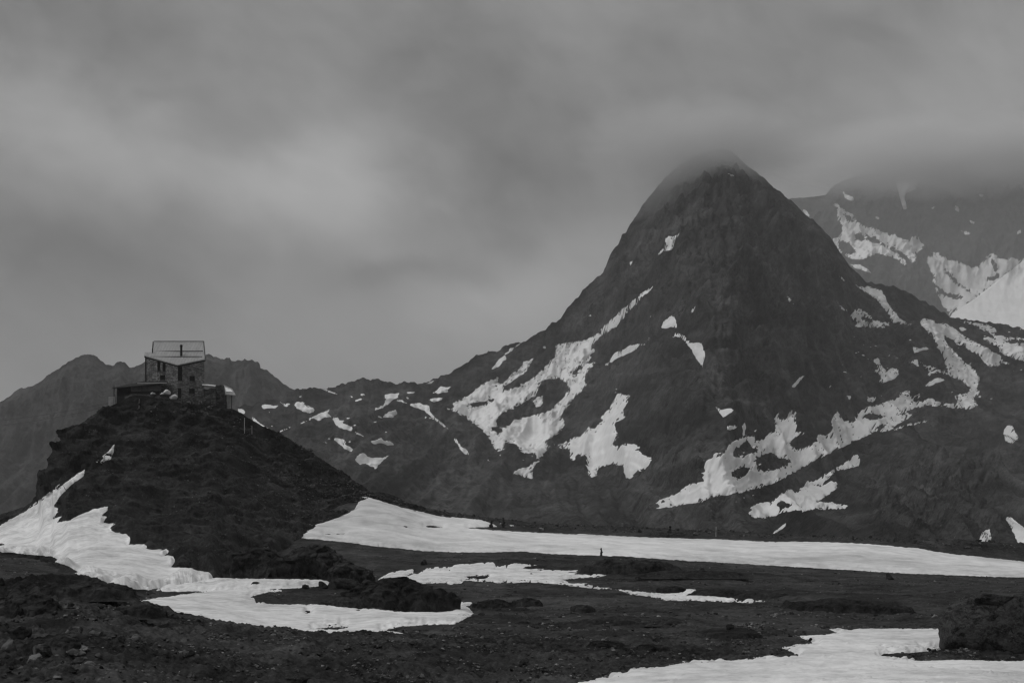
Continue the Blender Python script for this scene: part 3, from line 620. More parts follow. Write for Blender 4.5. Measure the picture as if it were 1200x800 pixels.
msnow('star shaped snow patch hanging right of the largest snowfield', [
  [(722, 456), (723, 461), (738, 462.5), (735, 470), (732, 478), (730, 485), (732, 488), (726, 493), (720, 498), (722, 502), (724, 510), (722, 516), (717, 521), (724, 523), (735, 519), (747, 521), (750, 528), (752, 533), (758, 535), (763, 535), (764, 543), (760, 547), (755, 551), (745, 552), (738, 561), (732, 560), (731, 551), (730, 545), (718, 544), (707, 546), (700, 552), (696, 559), (690, 560), (688, 548), (688, 536), (686, 533), (676, 534), (673, 540), (669, 538), (669, 530), (665, 524), (656, 524.5), (648, 519.5), (660, 521), (668, 516), (676, 511), (684, 508), (690, 500), (696, 503), (702, 497), (706, 492), (704, 488), (711, 482), (715, 476), (719, 468), (721, 460)]], rough=1.6, speck=.5)
msnow('small snow blotch above the tapering strip on the pyramid centre', [[(786, 370), (791, 371), (793, 380), (793, 384), (786, 383), (780, 385), (775, 384), (776, 377), (782, 374)]], .8)
msnow('short tapering snow strip on the centre of the pyramid', [[(787, 396), (792, 389), (801, 393), (808, 401), (822, 402), (827, 416), (823, 431), (815, 418), (809, 408), (800, 397), (792, 394)]], .8)
msnow('tiny snow fleck right of the small blotch', [[(806, 365), (815, 358), (816, 363), (811, 367)]], .4)
msnow('ragged sloping snow streak between the long chute and the pyramid centre', [[(714, 424), (716, 419), (722, 412), (732, 409), (738, 405), (744, 404), (750, 402), (756, 403), (749, 405), (746, 409), (737, 414), (727, 418), (722, 420), (717, 425)], [(708, 428), (713, 425.5), (713, 429)]], .9)
msnow('forked snow fleck high on the left shoulder of the pyramid', [[(779, 279), (783, 277), (787, 277), (792, 276), (797, 272.5), (794, 278), (789, 283), (785, 286), (788, 286), (790, 290), (791, 292.5), (786, 293), (780, 293.5), (774, 297), (770, 300), (772, 295), (778, 291), (783, 289), (780, 285)]], .6)
msnow('faint snow fleck just under the clouded summit', [[(852, 203.5), (859, 203.5), (862, 206), (856, 207)]], .3)
msnow('thin snow dash on the left shoulder below the clouded part', [[(738, 306), (741, 306), (740.5, 311.5), (738, 312)]], .3)
msnow('thin short snow fleck right of the pyramid centre', [[(922, 347), (926, 349), (930, 356), (926, 356)]], .4)
msnow('triangular broken snow patch on the right face of the pyramid', [[(980, 352), (984, 358), (990, 363), (999, 366), (1003, 361), (1010, 363), (1020, 369), (1023, 373), (1030, 376), (1040, 378), (1046, 380), (1038, 384), (1018, 384), (1006, 383), (1002, 382), (1004, 379), (998, 371), (992, 366), (985, 361)], ('-', [(1010, 374), (1015, 373), (1022, 375), (1018, 378)])], 1.3, .5)
msnow('slanting snow strip below the right ridge of the pyramid', [[(1000, 332), (1012, 337), (1016, 335), (1032, 339), (1038, 347), (1040, 354), (1047, 364), (1055, 373), (1068, 380), (1058, 379.5), (1046, 378), (1044, 373), (1036, 362), (1028, 352), (1018, 345), (1008, 338)]], 1.0, .3)
msnow('narrow snow dash near the right skyline of the pyramid', [[(981, 322), (987, 325), (992, 330), (987, 329)]], .4)
msnow('long winding snowfield dropping down the right shoulder of the pyramid', [
  [(1081, 372), (1095, 376), (1102, 379), (1110, 379), (1119, 385), (1126, 390), (1136, 397), (1148, 403), (1158, 408), (1165, 414), (1172, 416), (1176, 421), (1183, 427), (1173, 425), (1170, 429), (1162, 430), (1155, 427), (1148, 417), (1138, 412), (1130, 405), (1122, 404), (1118, 399), (1112, 396), (1107, 394), (1106, 397), (1112, 405), (1120, 413), (1128, 422), (1137, 428), (1145, 436), (1148, 444), (1147, 450), (1145, 455), (1148, 459), (1147, 463), (1141, 464), (1143, 470), (1146, 476), (1140, 479), (1120, 479), (1105, 476), (1088, 475), (1074, 478), (1062, 482), (1052, 486), (1062, 484), (1072, 485), (1066, 490), (1052, 497), (1045, 503), (1056, 499), (1076, 494), (1094, 490), (1085, 494), (1060, 501), (1036, 506), (1026, 505), (1012, 513), (1000, 518), (984, 525), (964, 535), (948, 543), (936, 551), (920, 560), (900, 568), (880, 574), (860, 579), (840, 582), (820, 588), (780, 595), (762, 596), (772, 587), (784, 581), (794, 578), (804, 570), (810, 566), (824, 563), (822, 554), (826, 552), (825, 544), (831, 538), (838, 531), (848, 531), (857, 519), (870, 512), (871, 504), (869, 497), (874, 494), (875, 500), (874, 510), (878, 512), (882, 510), (886, 502), (888, 503), (883, 509), (884, 515), (892, 516), (900, 511), (907, 504), (909, 496), (907, 486), (912, 485), (912, 490), (918, 492), (923, 490), (924, 483), (936, 483), (931, 489), (934, 498), (935, 505), (945, 507), (938, 510), (928, 515), (926, 522), (936, 526), (948, 523), (956, 516), (959, 509), (970, 510), (974, 506), (974, 494), (978, 484), (980, 482), (985, 486), (988, 493), (1000, 492), (1004, 484), (1017, 476), (1030, 474), (1040, 470), (1050, 466), (1056, 460), (1066, 457), (1068, 461), (1062, 464), (1072, 464), (1080, 460), (1078, 465), (1068, 470), (1080, 470), (1092, 466), (1098, 470), (1110, 473), (1122, 472), (1119, 464), (1128, 461), (1134, 460), (1136, 454), (1126, 446), (1114, 440), (1104, 437), (1100, 434), (1109, 434), (1114, 435), (1109, 430), (1106, 418), (1100, 408), (1094, 396), (1084, 386), (1078, 380)],
  [(1078, 422), (1084, 428), (1092, 428), (1098, 433), (1108, 434), (1118, 437), (1128, 445), (1120, 444), (1110, 439), (1098, 436), (1088, 440), (1087, 437), (1092, 435), (1084, 431)],
  ('-', [(860, 528), (872, 518), (878, 519), (882, 524), (889, 527), (880, 531), (868, 534), (860, 535)]),
  ('-', [(887, 536), (898, 531), (907, 531), (910, 536), (920, 538), (929, 539), (920, 546), (910, 550), (898, 552), (890, 549), (886, 542)]),
  ('-', [(856, 555), (866, 548), (878, 548), (878, 553), (872, 558), (866, 560), (859, 558)]),
  ('-', [(1012, 488), (1020, 484), (1028, 486), (1038, 488), (1030, 492), (1018, 491)]), ('-', [(1022, 500), (1038, 498), (1036, 503), (1024, 503)])], rough=1.2, speck=.5)
msnow('small curled snow patch left of the winding snowfield, upper one', [[(1066, 404), (1072, 407), (1077, 408), (1086, 407), (1094, 408), (1084, 410), (1076, 412), (1071, 414), (1070, 409)]], .7)
msnow('small arched snow patch left of the winding snowfield, middle one', [[(1061, 425), (1066, 423), (1075, 421), (1078, 430), (1074, 429), (1070, 425)]], .7)
msnow('small slanted snow wedge enclosed by the winding snowfield', [[(1083, 454), (1087, 449), (1095, 444), (1101, 442), (1107, 445), (1100, 448), (1090, 452)]], .7)
msnow('lumpy snow patch with a thin tail left of the winding snowfield', [[(1020, 421), (1024, 421), (1030, 418), (1032, 426), (1037, 433), (1037, 437), (1044, 431), (1053, 432), (1053, 440), (1046, 445), (1038, 447), (1035, 450), (1028, 447), (1034, 443), (1032, 440), (1023, 434), (1026, 433), (1032, 434), (1028, 427)], [(1005, 412), (1012, 416), (1020, 422), (1013, 418)]], .9)
msnow('snow patches on the far right shoulder of the pyramid under the glacier', [[(1123, 375), (1130, 376), (1142, 378), (1156, 380), (1165, 383), (1168, 386), (1166, 391), (1175, 394), (1182, 395), (1200, 396), (1215, 398), (1260, 410), (1260, 436), (1215, 426), (1200, 424), (1185, 419), (1175, 415), (1170, 411), (1172, 408), (1160, 402), (1152, 398), (1156, 394), (1164, 396), (1162, 391), (1150, 386), (1140, 380), (1130, 378)], ('-', [(1178, 399), (1192, 398), (1205, 399), (1200, 402), (1185, 402)])], 1.2, .5)
msnow('small snow fleck beside the top of the winding snowfield', [[(1123, 384), (1128, 383), (1134, 386), (1126, 388)]], .5)
msnow('small snow fleck low on the right slope near the picture edge', [[(1175, 498), (1186, 498), (1190, 506), (1195, 514), (1186, 519), (1178, 518), (1176, 508)]], 1.0)
msnow('arrow shaped snow patch below the winding snowfield', [
  [(876, 600), (880, 594), (890, 589), (900, 588), (903, 591), (908, 584), (915, 579), (922, 574), (928, 573), (932, 577), (945, 572), (960, 570), (968, 567), (980, 565), (982, 567), (980, 573), (968, 581), (958, 588), (970, 588), (986, 590), (999, 593), (995, 596), (970, 596), (950, 597), (940, 600), (938, 597), (920, 600), (905, 605), (896, 607), (880, 605)],
  [(936, 573), (948, 567), (962, 558), (974, 551), (984, 546), (996, 538), (1000, 533), (1006, 532), (1008, 538), (1006, 546), (998, 548), (988, 550), (980, 551), (974, 558), (964, 567), (954, 571), (940, 575)],
  ('-', [(910, 591), (918, 587), (926, 590), (924, 594), (915, 596)])], 1.0, .3)
msnow('short thin snow sliver at the foot of the pyramid', [[(904, 627), (908, 622), (920, 613), (922, 612), (920, 617), (911, 623)]], .4)
msnow('pointed snow patch at the foot of the slabs right of the pyramid', [[(1131, 635), (1145, 636), (1152, 622), (1160, 619), (1162, 637), (1150, 639), (1137, 639)]], .7)
msnow('snow tongue cut by the right picture edge at the foot of the slope', [[(1177, 606), (1186, 606), (1192, 612), (1200, 618), (1212, 630), (1214, 646), (1200, 642), (1194, 638), (1188, 624), (1182, 614)]], .7)
msnow('bow shaped snow fleck above the two dark islands of the winding snowfield', [[(838, 476), (846, 480), (854, 478), (863, 481), (855, 484), (848, 489), (846, 488), (842, 482)], [(850, 499), (856, 499), (866, 498), (862, 502), (854, 504)]], .6)
msnow('small curved snow fleck on the lower centre of the pyramid', [[(927, 453), (933, 447), (936, 443), (940, 440.5), (944, 440), (937, 447), (931, 454)]], .5)
msnow('dotted snow flecks left of the lumpy patch', [[(985, 461), (992, 463), (998, 464), (996, 468), (990, 466)], [(1015, 468), (1021, 465), (1027, 466), (1023, 471), (1017, 470)], [(1031, 464), (1035, 462.5), (1034, 465)], [(970, 452), (975, 451.5), (975, 454), (971, 454)]], .6)
# saddle
msnow('snow dashes on the slope just right of the shelter by the hut', [[(271, 464), (275, 465.5), (276.5, 468.5), (271, 469)], [(271, 471.5), (276, 474), (278, 477.5), (271, 475)], [(278, 478.5), (284, 479), (288, 482.5), (286, 485), (280, 483)]], .3)
msnow('thin snow line along the right skyline of the hut hill', [[(296, 488), (305, 496), (315, 502), (324, 507), (322, 510), (305, 502), (296, 495)]], .3)
msnow('bright slanted snow line climbing to the saddle, right of the hut hill', [[(325, 506.5), (331, 503), (340, 500), (350, 497), (360, 492), (370, 486), (380, 482), (386, 480), (384, 484), (388, 488), (380, 489), (374, 493), (367, 490), (358, 495), (352, 497), (345, 499), (338, 502), (330, 506)]], .6)
msnow('snow streak falling right from the top of the slanted line', [[(390, 491), (396, 489), (399, 494), (408, 498), (412, 500), (414, 505), (407, 504), (398, 501), (393, 497)], [(416, 505), (422, 508), (428, 512), (424, 511), (417, 508)]], .6)
msnow('notched snow patch above the slanted line on the saddle', [[(345, 475), (348, 470), (355, 471), (358, 475), (367, 477), (369, 481), (363, 484), (355, 482), (349, 479)]], .8)
msnow('flat low snow dash left of the notched patch', [[(306, 475), (309, 473.5), (320, 475), (326, 475), (322, 478), (312, 478), (308, 479)]], .6)
msnow('small hooked snow fleck beside the notched patch', [[(328, 471), (334, 473), (338, 475), (336, 477), (331, 474)]], .5)
msnow('stepped snow strip below the slanted line', [[(389, 514), (397, 513), (404, 515), (405, 518), (402, 520), (408, 522), (414, 527), (411, 529), (404, 526), (398, 520)], [(381, 514), (387, 513), (388, 515)]], .6)
msnow('wide winged snow patch low on the slope under the saddle', [[(416, 538), (421, 532), (426, 530), (430, 535), (440, 536), (448, 537), (455, 533), (457, 532.5), (446, 542), (440, 549), (434, 546), (428, 543), (422, 544)]], .7)
msnow('wavy snow strip above the winged patch', [[(435, 517), (440, 515), (447, 513), (450, 516), (458, 518), (462, 521), (455, 522), (448, 519), (437, 520)]], .6)
msnow('thin snow line along the crest of the saddle', [[(374, 453.8), (383, 456), (390, 459), (396, 462), (390, 461), (380, 457)]], .4)
msnow('small snow dash under the rounded top of the saddle', [[(416, 469), (422, 467), (427, 467), (423, 469), (417, 470)], [(422, 461.5), (426, 460.5), (429, 463), (424, 464)]], .5)
msnow('zigzag snow patch in the middle of the saddle', [[(450, 462), (458, 461), (468, 460), (466, 465), (460, 469), (455, 473), (448, 478), (440, 480), (440, 478), (450, 474), (452, 468)]], .7)
msnow('flat snow patch just under the zigzag patch', [[(441, 487), (448, 488), (456, 482), (464, 481), (466, 484), (460, 489), (450, 489.5), (444, 489)]], .6)
msnow('small snow dash right of the zigzag patch', [[(476, 459), (487, 459), (484, 461), (478, 461)]], .3)
msnow('long snow streak bending down right from the saddle', [[(465, 469), (472, 469), (478, 473), (490, 472), (498, 474), (503, 476), (504, 482), (510, 489), (518, 495), (524, 501), (526, 503), (520, 500), (512, 493), (503, 486), (496, 480), (486, 478), (480, 474)]], .7)
msnow('lone snow dash below the end of the bending streak', [[(533, 512), (537, 517), (540, 523), (547, 527), (551, 533), (545, 532), (540, 528), (537, 522), (532, 516)]], .5)
msnow('feathery snow patch under the foot of the left ridge of the pyramid', [[(507, 460), (512, 457), (515, 452), (522, 454), (529, 452), (526, 456), (524, 460), (515, 461)]], .8)
msnow('flat snow dash under the feathery patch', [[(502, 468), (508, 466), (519, 466), (517, 469), (508, 471)]], .4)
msnow('thin snow edge on the skyline where the left ridge meets the saddle', [[(499, 449.5), (505, 447), (511, 444.5), (505, 449.5)]], .3)
msnow('narrow double snow streak just under the left skyline of the pyramid', [[(576, 433), (580, 426), (586, 420), (592, 416), (593, 421), (588, 425), (584, 430)], [(592, 415), (598, 408.5), (606, 404.5), (609, 403), (603, 408), (596, 414)]], .7)
for lab, p in (('tiny round snow fleck under the left skyline of the pyramid', [(636, 406), (639, 405), (640, 408), (637, 409)]),
               ('tiny snow fleck left of the upper chute', [(690, 369), (693, 368), (693, 371), (690, 371)]),
               ('tiny snow dash on the pyramid between chute and blotch', [(757, 372.5), (762, 369), (766, 370), (760, 372.5)]),
               ('tiny snow dot near the ragged streak', [(758, 396), (761, 395), (761, 398), (758, 398)])):
    msnow(lab, [p], .2)

def flecks(n, box, seed):
    r = np.random.default_rng(seed); out = []
    for i in range(n):
        cx, cy = r.uniform(box[0], box[1]), r.uniform(box[2], box[3]); a = r.uniform(.9, 2.6); b = r.uniform(.5, 1.1); th = r.uniform(-.6, .9)
        out.append([(cx + a * math.cos(q) * math.cos(th) - b * math.sin(q) * math.sin(th), cy + a * math.cos(q) * math.sin(th) + b * math.sin(q) * math.cos(th)) for q in np.arange(0, 6.2, 1.05)])
    return out
msnow('tiny snow flecks strewn left of the winding snowfield on the right shoulder', flecks(26, (975, 1075, 395, 480), 1), .4, name='snow_flecks')
msnow('tiny snow flecks strewn over the right shoulder under the glacier', flecks(22, (1095, 1200, 380, 470), 2), .4, name='snow_flecks')
msnow('tiny snow flecks along the lower edge of the largest forked snowfield', flecks(22, (572, 640, 495, 540), 3), .4, name='snow_flecks')
msnow('tiny snow flecks strewn over the saddle slope', flecks(20, (300, 520, 460, 520), 4), .4, name='snow_flecks')
msnow('tiny snow flecks round the lower end of the winding snowfield', flecks(20, (790, 905, 530, 592), 5), .4, name='snow_flecks')

# ---- snow and ice on the far mountain
def rsnow(label, polys, rough=1.2, mat=None, name='snow_patch', speck=0.0, lift=4.0):
    return snow(RIGHT, label, polys, mat or M_SNOWFAR, rough=rough, lift=lift, soft=3, nscale=5, name=name, yr=(3000, 7000), speck=speck, fill=.75)
rsnow('big branching snowfield high on the hazy far mountain', [
  [(977, 236), (981, 239), (985, 243), (992, 247), (1000, 252), (1005, 260), (1014, 265), (1022, 267), (1033, 271), (1042, 275), (1048, 274), (1055, 279), (1066, 282), (1068, 277), (1076, 278), (1080, 285), (1083, 287), (1080, 292), (1074, 296), (1073, 305), (1070, 309), (1062, 300), (1054, 294), (1046, 289), (1042, 290), (1052, 297), (1060, 304), (1063, 308), (1060, 311), (1050, 303), (1038, 300), (1030, 297), (1020, 300), (1015, 303), (1010, 305), (998, 303), (988, 298), (982, 294), (976, 288), (974, 284), (978, 280), (984, 277), (988, 268), (985, 262), (981, 255), (981, 247), (978, 241)],
  ('-', [(983, 283), (990, 283), (998, 288), (1002, 295), (998, 298), (988, 296), (984, 291)]), ('-', [(1001, 275), (1008, 272), (1014, 280), (1010, 283), (1003, 280)]), ('-', [(1015, 276), (1028, 280), (1040, 289), (1030, 286), (1018, 282)]), ('-', [(988, 250), (996, 254), (1000, 260), (993, 259)])], 1.2, speck=.5)
for lab, p in (('small snow strip under the branching snowfield', [(995, 309), (1008, 310), (1018, 316), (1022, 321), (1014, 318), (1002, 314)]),
               ('hooked snow fleck near the clouded crest of the far mountain', [(987, 223), (992, 228), (1000, 231), (1001, 236), (995, 235), (990, 232)]),
               ('narrow snow gully descending from the cloud on the far mountain', [(1050, 214), (1076, 212), (1073, 222), (1062, 226), (1060, 230), (1062, 240), (1063, 246), (1059, 246), (1056, 236), (1053, 226)]),
               ('small snow fleck by the skyline notch left of the far mountain', [(941, 245), (945, 247), (949, 253), (946, 256), (942, 250)]),
               ('slanted snow fleck on the right wall of the far mountain', [(1118, 240), (1124, 243), (1125, 250), (1119, 246)]),
               ('flat snow fleck lowest on the right wall of the far mountain', [(1126, 270), (1135, 271), (1138, 275), (1131, 275)]),
               ('short snow fleck between the slanted and the flat one', [(1135, 257), (1142, 260), (1141, 263), (1137, 261)]),
               ('small snow fleck above the branching snowfield', [(1025, 253), (1031, 255), (1030, 257.5), (1026, 256)]),
               ('snow fleck on the far wall at the right picture edge', [(1191, 272), (1196, 269), (1197, 273), (1192, 274.5)]),
               ('tiny snow fleck on the far wall right of the gully', [(1092, 243), (1095, 241.5), (1095, 245), (1092, 245)]),
               ('tiny upper snow fleck on the far right wall', [(1147, 227.5), (1153, 228), (1153, 231), (1148, 230.5)])):
    rsnow(lab, [p], .5)
GLAC = [(1112, 373), (1117, 366), (1128, 359), (1138, 353), (1150, 344), (1165, 332), (1180, 320), (1192, 311), (1202, 303), (1230, 285), (1268, 268), (1268, 440), (1200, 440), (1112, 440)]
rsnow('crumpled grey ice slope below the rock wall of the far mountain', [
  [(1085, 300), (1092, 301), (1095, 293), (1098, 296), (1110, 303), (1125, 307), (1135, 312), (1145, 313), (1152, 307), (1158, 298), (1165, 296), (1172, 303), (1180, 304), (1188, 301), (1195, 305), (1202, 302), (1202, 303), (1192, 311), (1180, 320), (1165, 332), (1150, 344), (1138, 353), (1128, 359), (1117, 366), (1112, 370), (1108, 362), (1102, 352), (1098, 345), (1095, 333), (1092, 328), (1096, 326), (1090, 317), (1086, 308)],
  ('-', [(1108, 316), (1118, 326), (1128, 335), (1136, 341), (1130, 338), (1118, 330), (1109, 321)]), ('-', [(1097, 334), (1106, 341), (1116, 345), (1128, 348), (1120, 350), (1108, 347), (1100, 343)]), ('-', [(1156, 324), (1164, 325), (1172, 320), (1168, 328), (1158, 329)]), ('-', [(1162, 302), (1166, 308), (1170, 318), (1166, 316), (1162, 310)])], 1.4, M_SNOWDIRTY, 'ice_slope', .4)
rsnow('smooth pale glacier tongue at the right picture edge', [GLAC], .4, M_GLACIER, 'glacier', lift=9.0)

# ------------------------------------------------------------------ stones
def rock_bm(seed, dims=(1, 1, 1), sub=2, cuts=14, tight=.5, rough=.06, planes=None):
    """angular stone: a ball cut by planes, then roughened; stands on z = 0"""
    r = np.random.default_rng(seed); bm = bmesh.new()
    bmesh.ops.create_icosphere(bm, subdivisions=sub, radius=1.0)
    d = np.array([v.co[:] for v in bm.verts]); d /= np.linalg.norm(d, axis=1)[:, None]
    n = r.normal(size=(cuts, 3)); n /= np.linalg.norm(n, axis=1)[:, None]; dist = r.uniform(tight, .95, cuts)
    if planes:
        pn = np.array([p[:3] for p in planes], float); pn /= np.linalg.norm(pn, axis=1)[:, None]
        n = np.concatenate([n, pn]); dist = np.concatenate([dist, [p[3] for p in planes]])
    dot = d @ n.T; rad = np.where(dot > .02, dist[None, :] / np.maximum(dot, .02), 9).min(1); rad = np.minimum(rad, 1.35)
    p = d * rad[:, None]
    nz = fbm(p[:, 0] * 2.3 + seed, p[:, 1] * 2.3 + p[:, 2] * 1.9, 4, .55, seed % 97)
    p = p + d * (rough * nz)[:, None]
    p[:, 2] = np.maximum(p[:, 2], -.55) + .42
    p = p * np.array(dims) * .5
    for v, c in zip(bm.verts, p): v.co = c
    return bm
def tone_attr(o, t):
    a = o.data.attributes.new('tone', 'FLOAT', 'POINT'); a.data.foreach_set('value', np.full(len(o.data.vertices), t, np.float32))
STONE_ME = {}
def stone_mesh(k, tone, sub=2):
    if (k, tone) not in STONE_ME:
        bm = rock_bm(100 + k, (1, 1, 1), sub, 14, .46, .05); me = bpy.data.meshes.new('stone'); bm.to_mesh(me); bm.free()
        me.materials.append(M_STONE); a = me.attributes.new('tone', 'FLOAT', 'POINT'); a.data.foreach_set('value', np.full(len(me.vertices), tone, np.float32))
        STONE_ME[(k, tone)] = me
    return STONE_ME[(k, tone)]
def put_stone(name, p, w, d, h, rz, tone, label, group, k=None, tilt=0.0, sink=.12):
    o = bpy.data.objects.new(name, stone_mesh(random.randrange(10) if k is None else k, tone)); COL.objects.link(o)
    o.location = (p[0], p[1], p[2] - sink * h); o.scale = (w / .8, d / .8, h / .62); o.rotation_euler = (tilt, tilt * .6, rz)
    return tag(o, label, 'stone', group)
NAMED = [(379, 688, 14, 8, .55, 'dark pointed stone at the right end of the upper snow ribbon'),
 (406, 688, 26, 12, .45, 'wide low black block beside the pointed stone at the foot of the hill'),
 (431, 687, 15, 10, .45, 'rounded dark stone between the black block and the middle snow patch'),
 (437, 621.5, 5.5, 4, .5, 'small dark stone alone on the upper left part of the snow bank'),
 (475, 619.5, 7.5, 4.5, .5, 'dark stone on the snow bank where the gravel tongue begins'),
 (497, 661, 8, 8, .45, 'upright dark stone on the gravel behind the middle snow patch'),
 (635, 622, 7, 5.5, 2.4, 'pale stone among dark rubble on the crest above the snow bank'),
 (815, 627, 7, 4.5, 1.9, 'pale flat stone on the rubble crest right of the slab cairn'),
 (560, 677.5, 26, 4, .4, 'long flat black slab lying on the middle snow patch'),
 (622, 673.5, 3.5, 2.5, .4, 'small black stone on the right half of the middle snow patch'),
 (214, 665, 24, 21, .5, 'dark rock face beside the lower end of the big snow tongue'),
 (181, 715, 9, 8, .5, 'pointed dark stone on the crest of the near mound'),
 (22, 744, 26, 15, .8, 'big blunt stone at the left edge of the near mound'),
 (44, 739, 11, 11, .9, 'smaller stone right of the big blunt one on the near mound'),
 (50, 768, 26, 18, 1.3, 'pale leaning slab in the rubble at the lower left'),
 (9, 764, 20, 16, 1.2, 'pale blunt stone by the left picture edge'),
 (93, 768, 18, 7, 1.3, 'pale narrow stone lying slantwise in the lower left rubble'),
 (222, 769, 12, 8, 1.5, 'pale round stone on the near slope below the ribbon'),
 (407, 760, 10, 7, 1.4, 'pale wedge stone in the near rubble below the snow ribbon'),
 (115, 770, 10, 5, 1.2, 'small pale flat stone right of the slantwise one'),
 (1, 685, 7, 10, .4, 'dark upright stone on the left skyline of the near mound'),
 (1042, 678, 9, 9, .45, 'lone dark stone on the right of the plain below the snow bank'),
 (855, 736, 9, 8, .45, 'dark pointed stone on the low hummock right of centre'),
 (749, 680, 9, 5, .45, 'dark stone below the flat mound in the middle distance'),
 (350, 799, 30, 9, .5, 'low dark stone at the bottom edge left of centre'),
 (820, 668, 8, 4, .9, 'small grey stone right of the flat mound')]
for i, (u, v, wpx, hpx, tn, lab) in enumerate(NAMED):
    p = ground_hit(u, v) if not (205 < u < 230 and v < 670) else H.at(u, v)
    k = p.y / F
    bm = rock_bm(300 + i, (wpx * k * 1.25, wpx * k * .9, hpx * k * 1.5), 3, 15, .48, .05)
    o = obj_bm('stone' if wpx < 16 else 'boulder', bm, M_STONE); tone_attr(o, tn)
    o.location = p - Vector((0, 0, .12 * hpx * k)); o.rotation_euler = (0, 0, random.uniform(-.5, .5))
    tag(o, lab, 'stone' if wpx < 16 else 'boulder')

# the big boulder and its cap stone
bp_ = ground_hit(1150, 766); kb = bp_.y / F
bm = rock_bm(5, (128 * kb, 88 * kb, 96 * kb), 5, 12, .70, .03, planes=[(-1, -.15, .12, .78), (-.75, -.1, .8, .84), (-.12, -.1, 1, .86), (0, -1, .25, .70), (-.5, -1, .1, .74), (.3, -1, .45, .78), (1, 0, .1, .95), (.7, -.9, .0, .86)])
for v in bm.verts:
    c = v.co / kb
    s = ridged(np.array([c.x / 24 + c.z / 50]), np.array([c.z / 60 + c.y / 40]), 4, .55, 9)[0] + .5 * fbm(np.array([c.x / 6]), np.array([c.z / 6 + c.y / 7]), 3, .6, 12)[0]
    v.co += v.co.normalized() * kb * 1.3 * s
bb = obj_bm('boulder', bm, M_STONE, None, True); tone_attr(bb, .68); bb.location = (bp_.x + 24 * kb, bp_.y + 46 * kb, bp_.z - 1.2 * kb)
tag(bb, 'huge dark boulder with a steep left side at the right picture edge', 'boulder')
bm = rock_bm(17, (46 * kb, 30 * kb, 17 * kb), 4, 9, .7, .08)
o = obj_bm('stone', bm, M_STONE, None, True); tone_attr(o, .42)
o.location = ((1165 - 600) / F * (bp_.y + 38 * kb), bp_.y + 38 * kb, (V0 - 708) / F * (bp_.y + 38 * kb)); o.rotation_euler = (0, -.10, .2)
tag(o, 'flat dark stone perched on top of the huge boulder', 'stone')

# rocky hummocks standing on the plain
def P3(a, b, c, o=4, seed=0): return (fbm(a, b, o, .58, seed) + fbm(b + 3.7, c, o, .58, seed + 7) + fbm(c - 1.9, a, o, .58, seed + 13)) / 1.7
def hummock(u, v, wpx, hpx, tn, label, deep=.8, name='hummock'):
    p = ground_hit(u, v); k = p.y / F; w_, h_ = wpx * k, hpx * k; dp = max(w_ * deep, h_ * 2.2)
    nx, ny = int(np.clip(wpx * .95, 30, 150)), int(np.clip(hpx * 3.0, 26, 90)); sd_ = int(u * 7 + v) % 991
    a, b = np.meshgrid(np.linspace(-1.15, 1.15, nx), np.linspace(-1.15, 1.15, ny) )
    x, y = a * w_ * .5, b * dp * .5
    L = max(h_, .35)
    wob = .22 * fbm(a * 1.6 + sd_, b * 1.6, 3, .6, sd_ % 50)
    r = np.hypot(a, b) + wob
    t = np.clip(1 - r * r, 0, 1)
    z = h_ * (t ** .62) * (1 + .28 * fbm(x / (L * 3.2) + sd_, y / (L * 3.2), 3, .55, 60 + sd_ % 40))
    m = np.clip(t * 4, 0, 1)
    z = z + m * h_ * .11 * ridged(x / (L * 1.1) + sd_, y / (L * 1.1), 4, .58, 140) - .10 * h_ * (1 - m) - .25 * h_ * sm(1.0, 1.2, r)
    y2 = y + m * h_ * .30 * fbm(x / (L * .9), z / (L * .5) + sd_, 4, .6, 170); x2 = x + m * h_ * .2 * fbm(x / (L * .8) + 9, z / (L * .5), 3, .6, 180)
    tone = np.clip(1.75 * tn * (1 + .5 * fbm(x / (L * 1.4) + sd_, y / L + z / (L * .5), 5, .62, 200)), .2, 2.0)
    V = np.stack([x2, y2, z], -1)
    o = mesh_np(name, V.reshape(-1, 3), quads(ny, nx), 4, M_HILL, True, {'tone': tone.reshape(-1), 'flow': np.zeros((nx * ny, 3))})
    yc = p.y + dp * .44
    o.location = ((u - 600) / F * yc, yc, p.z)
    o['kind'] = 'structure'; o['label'] = label; return o
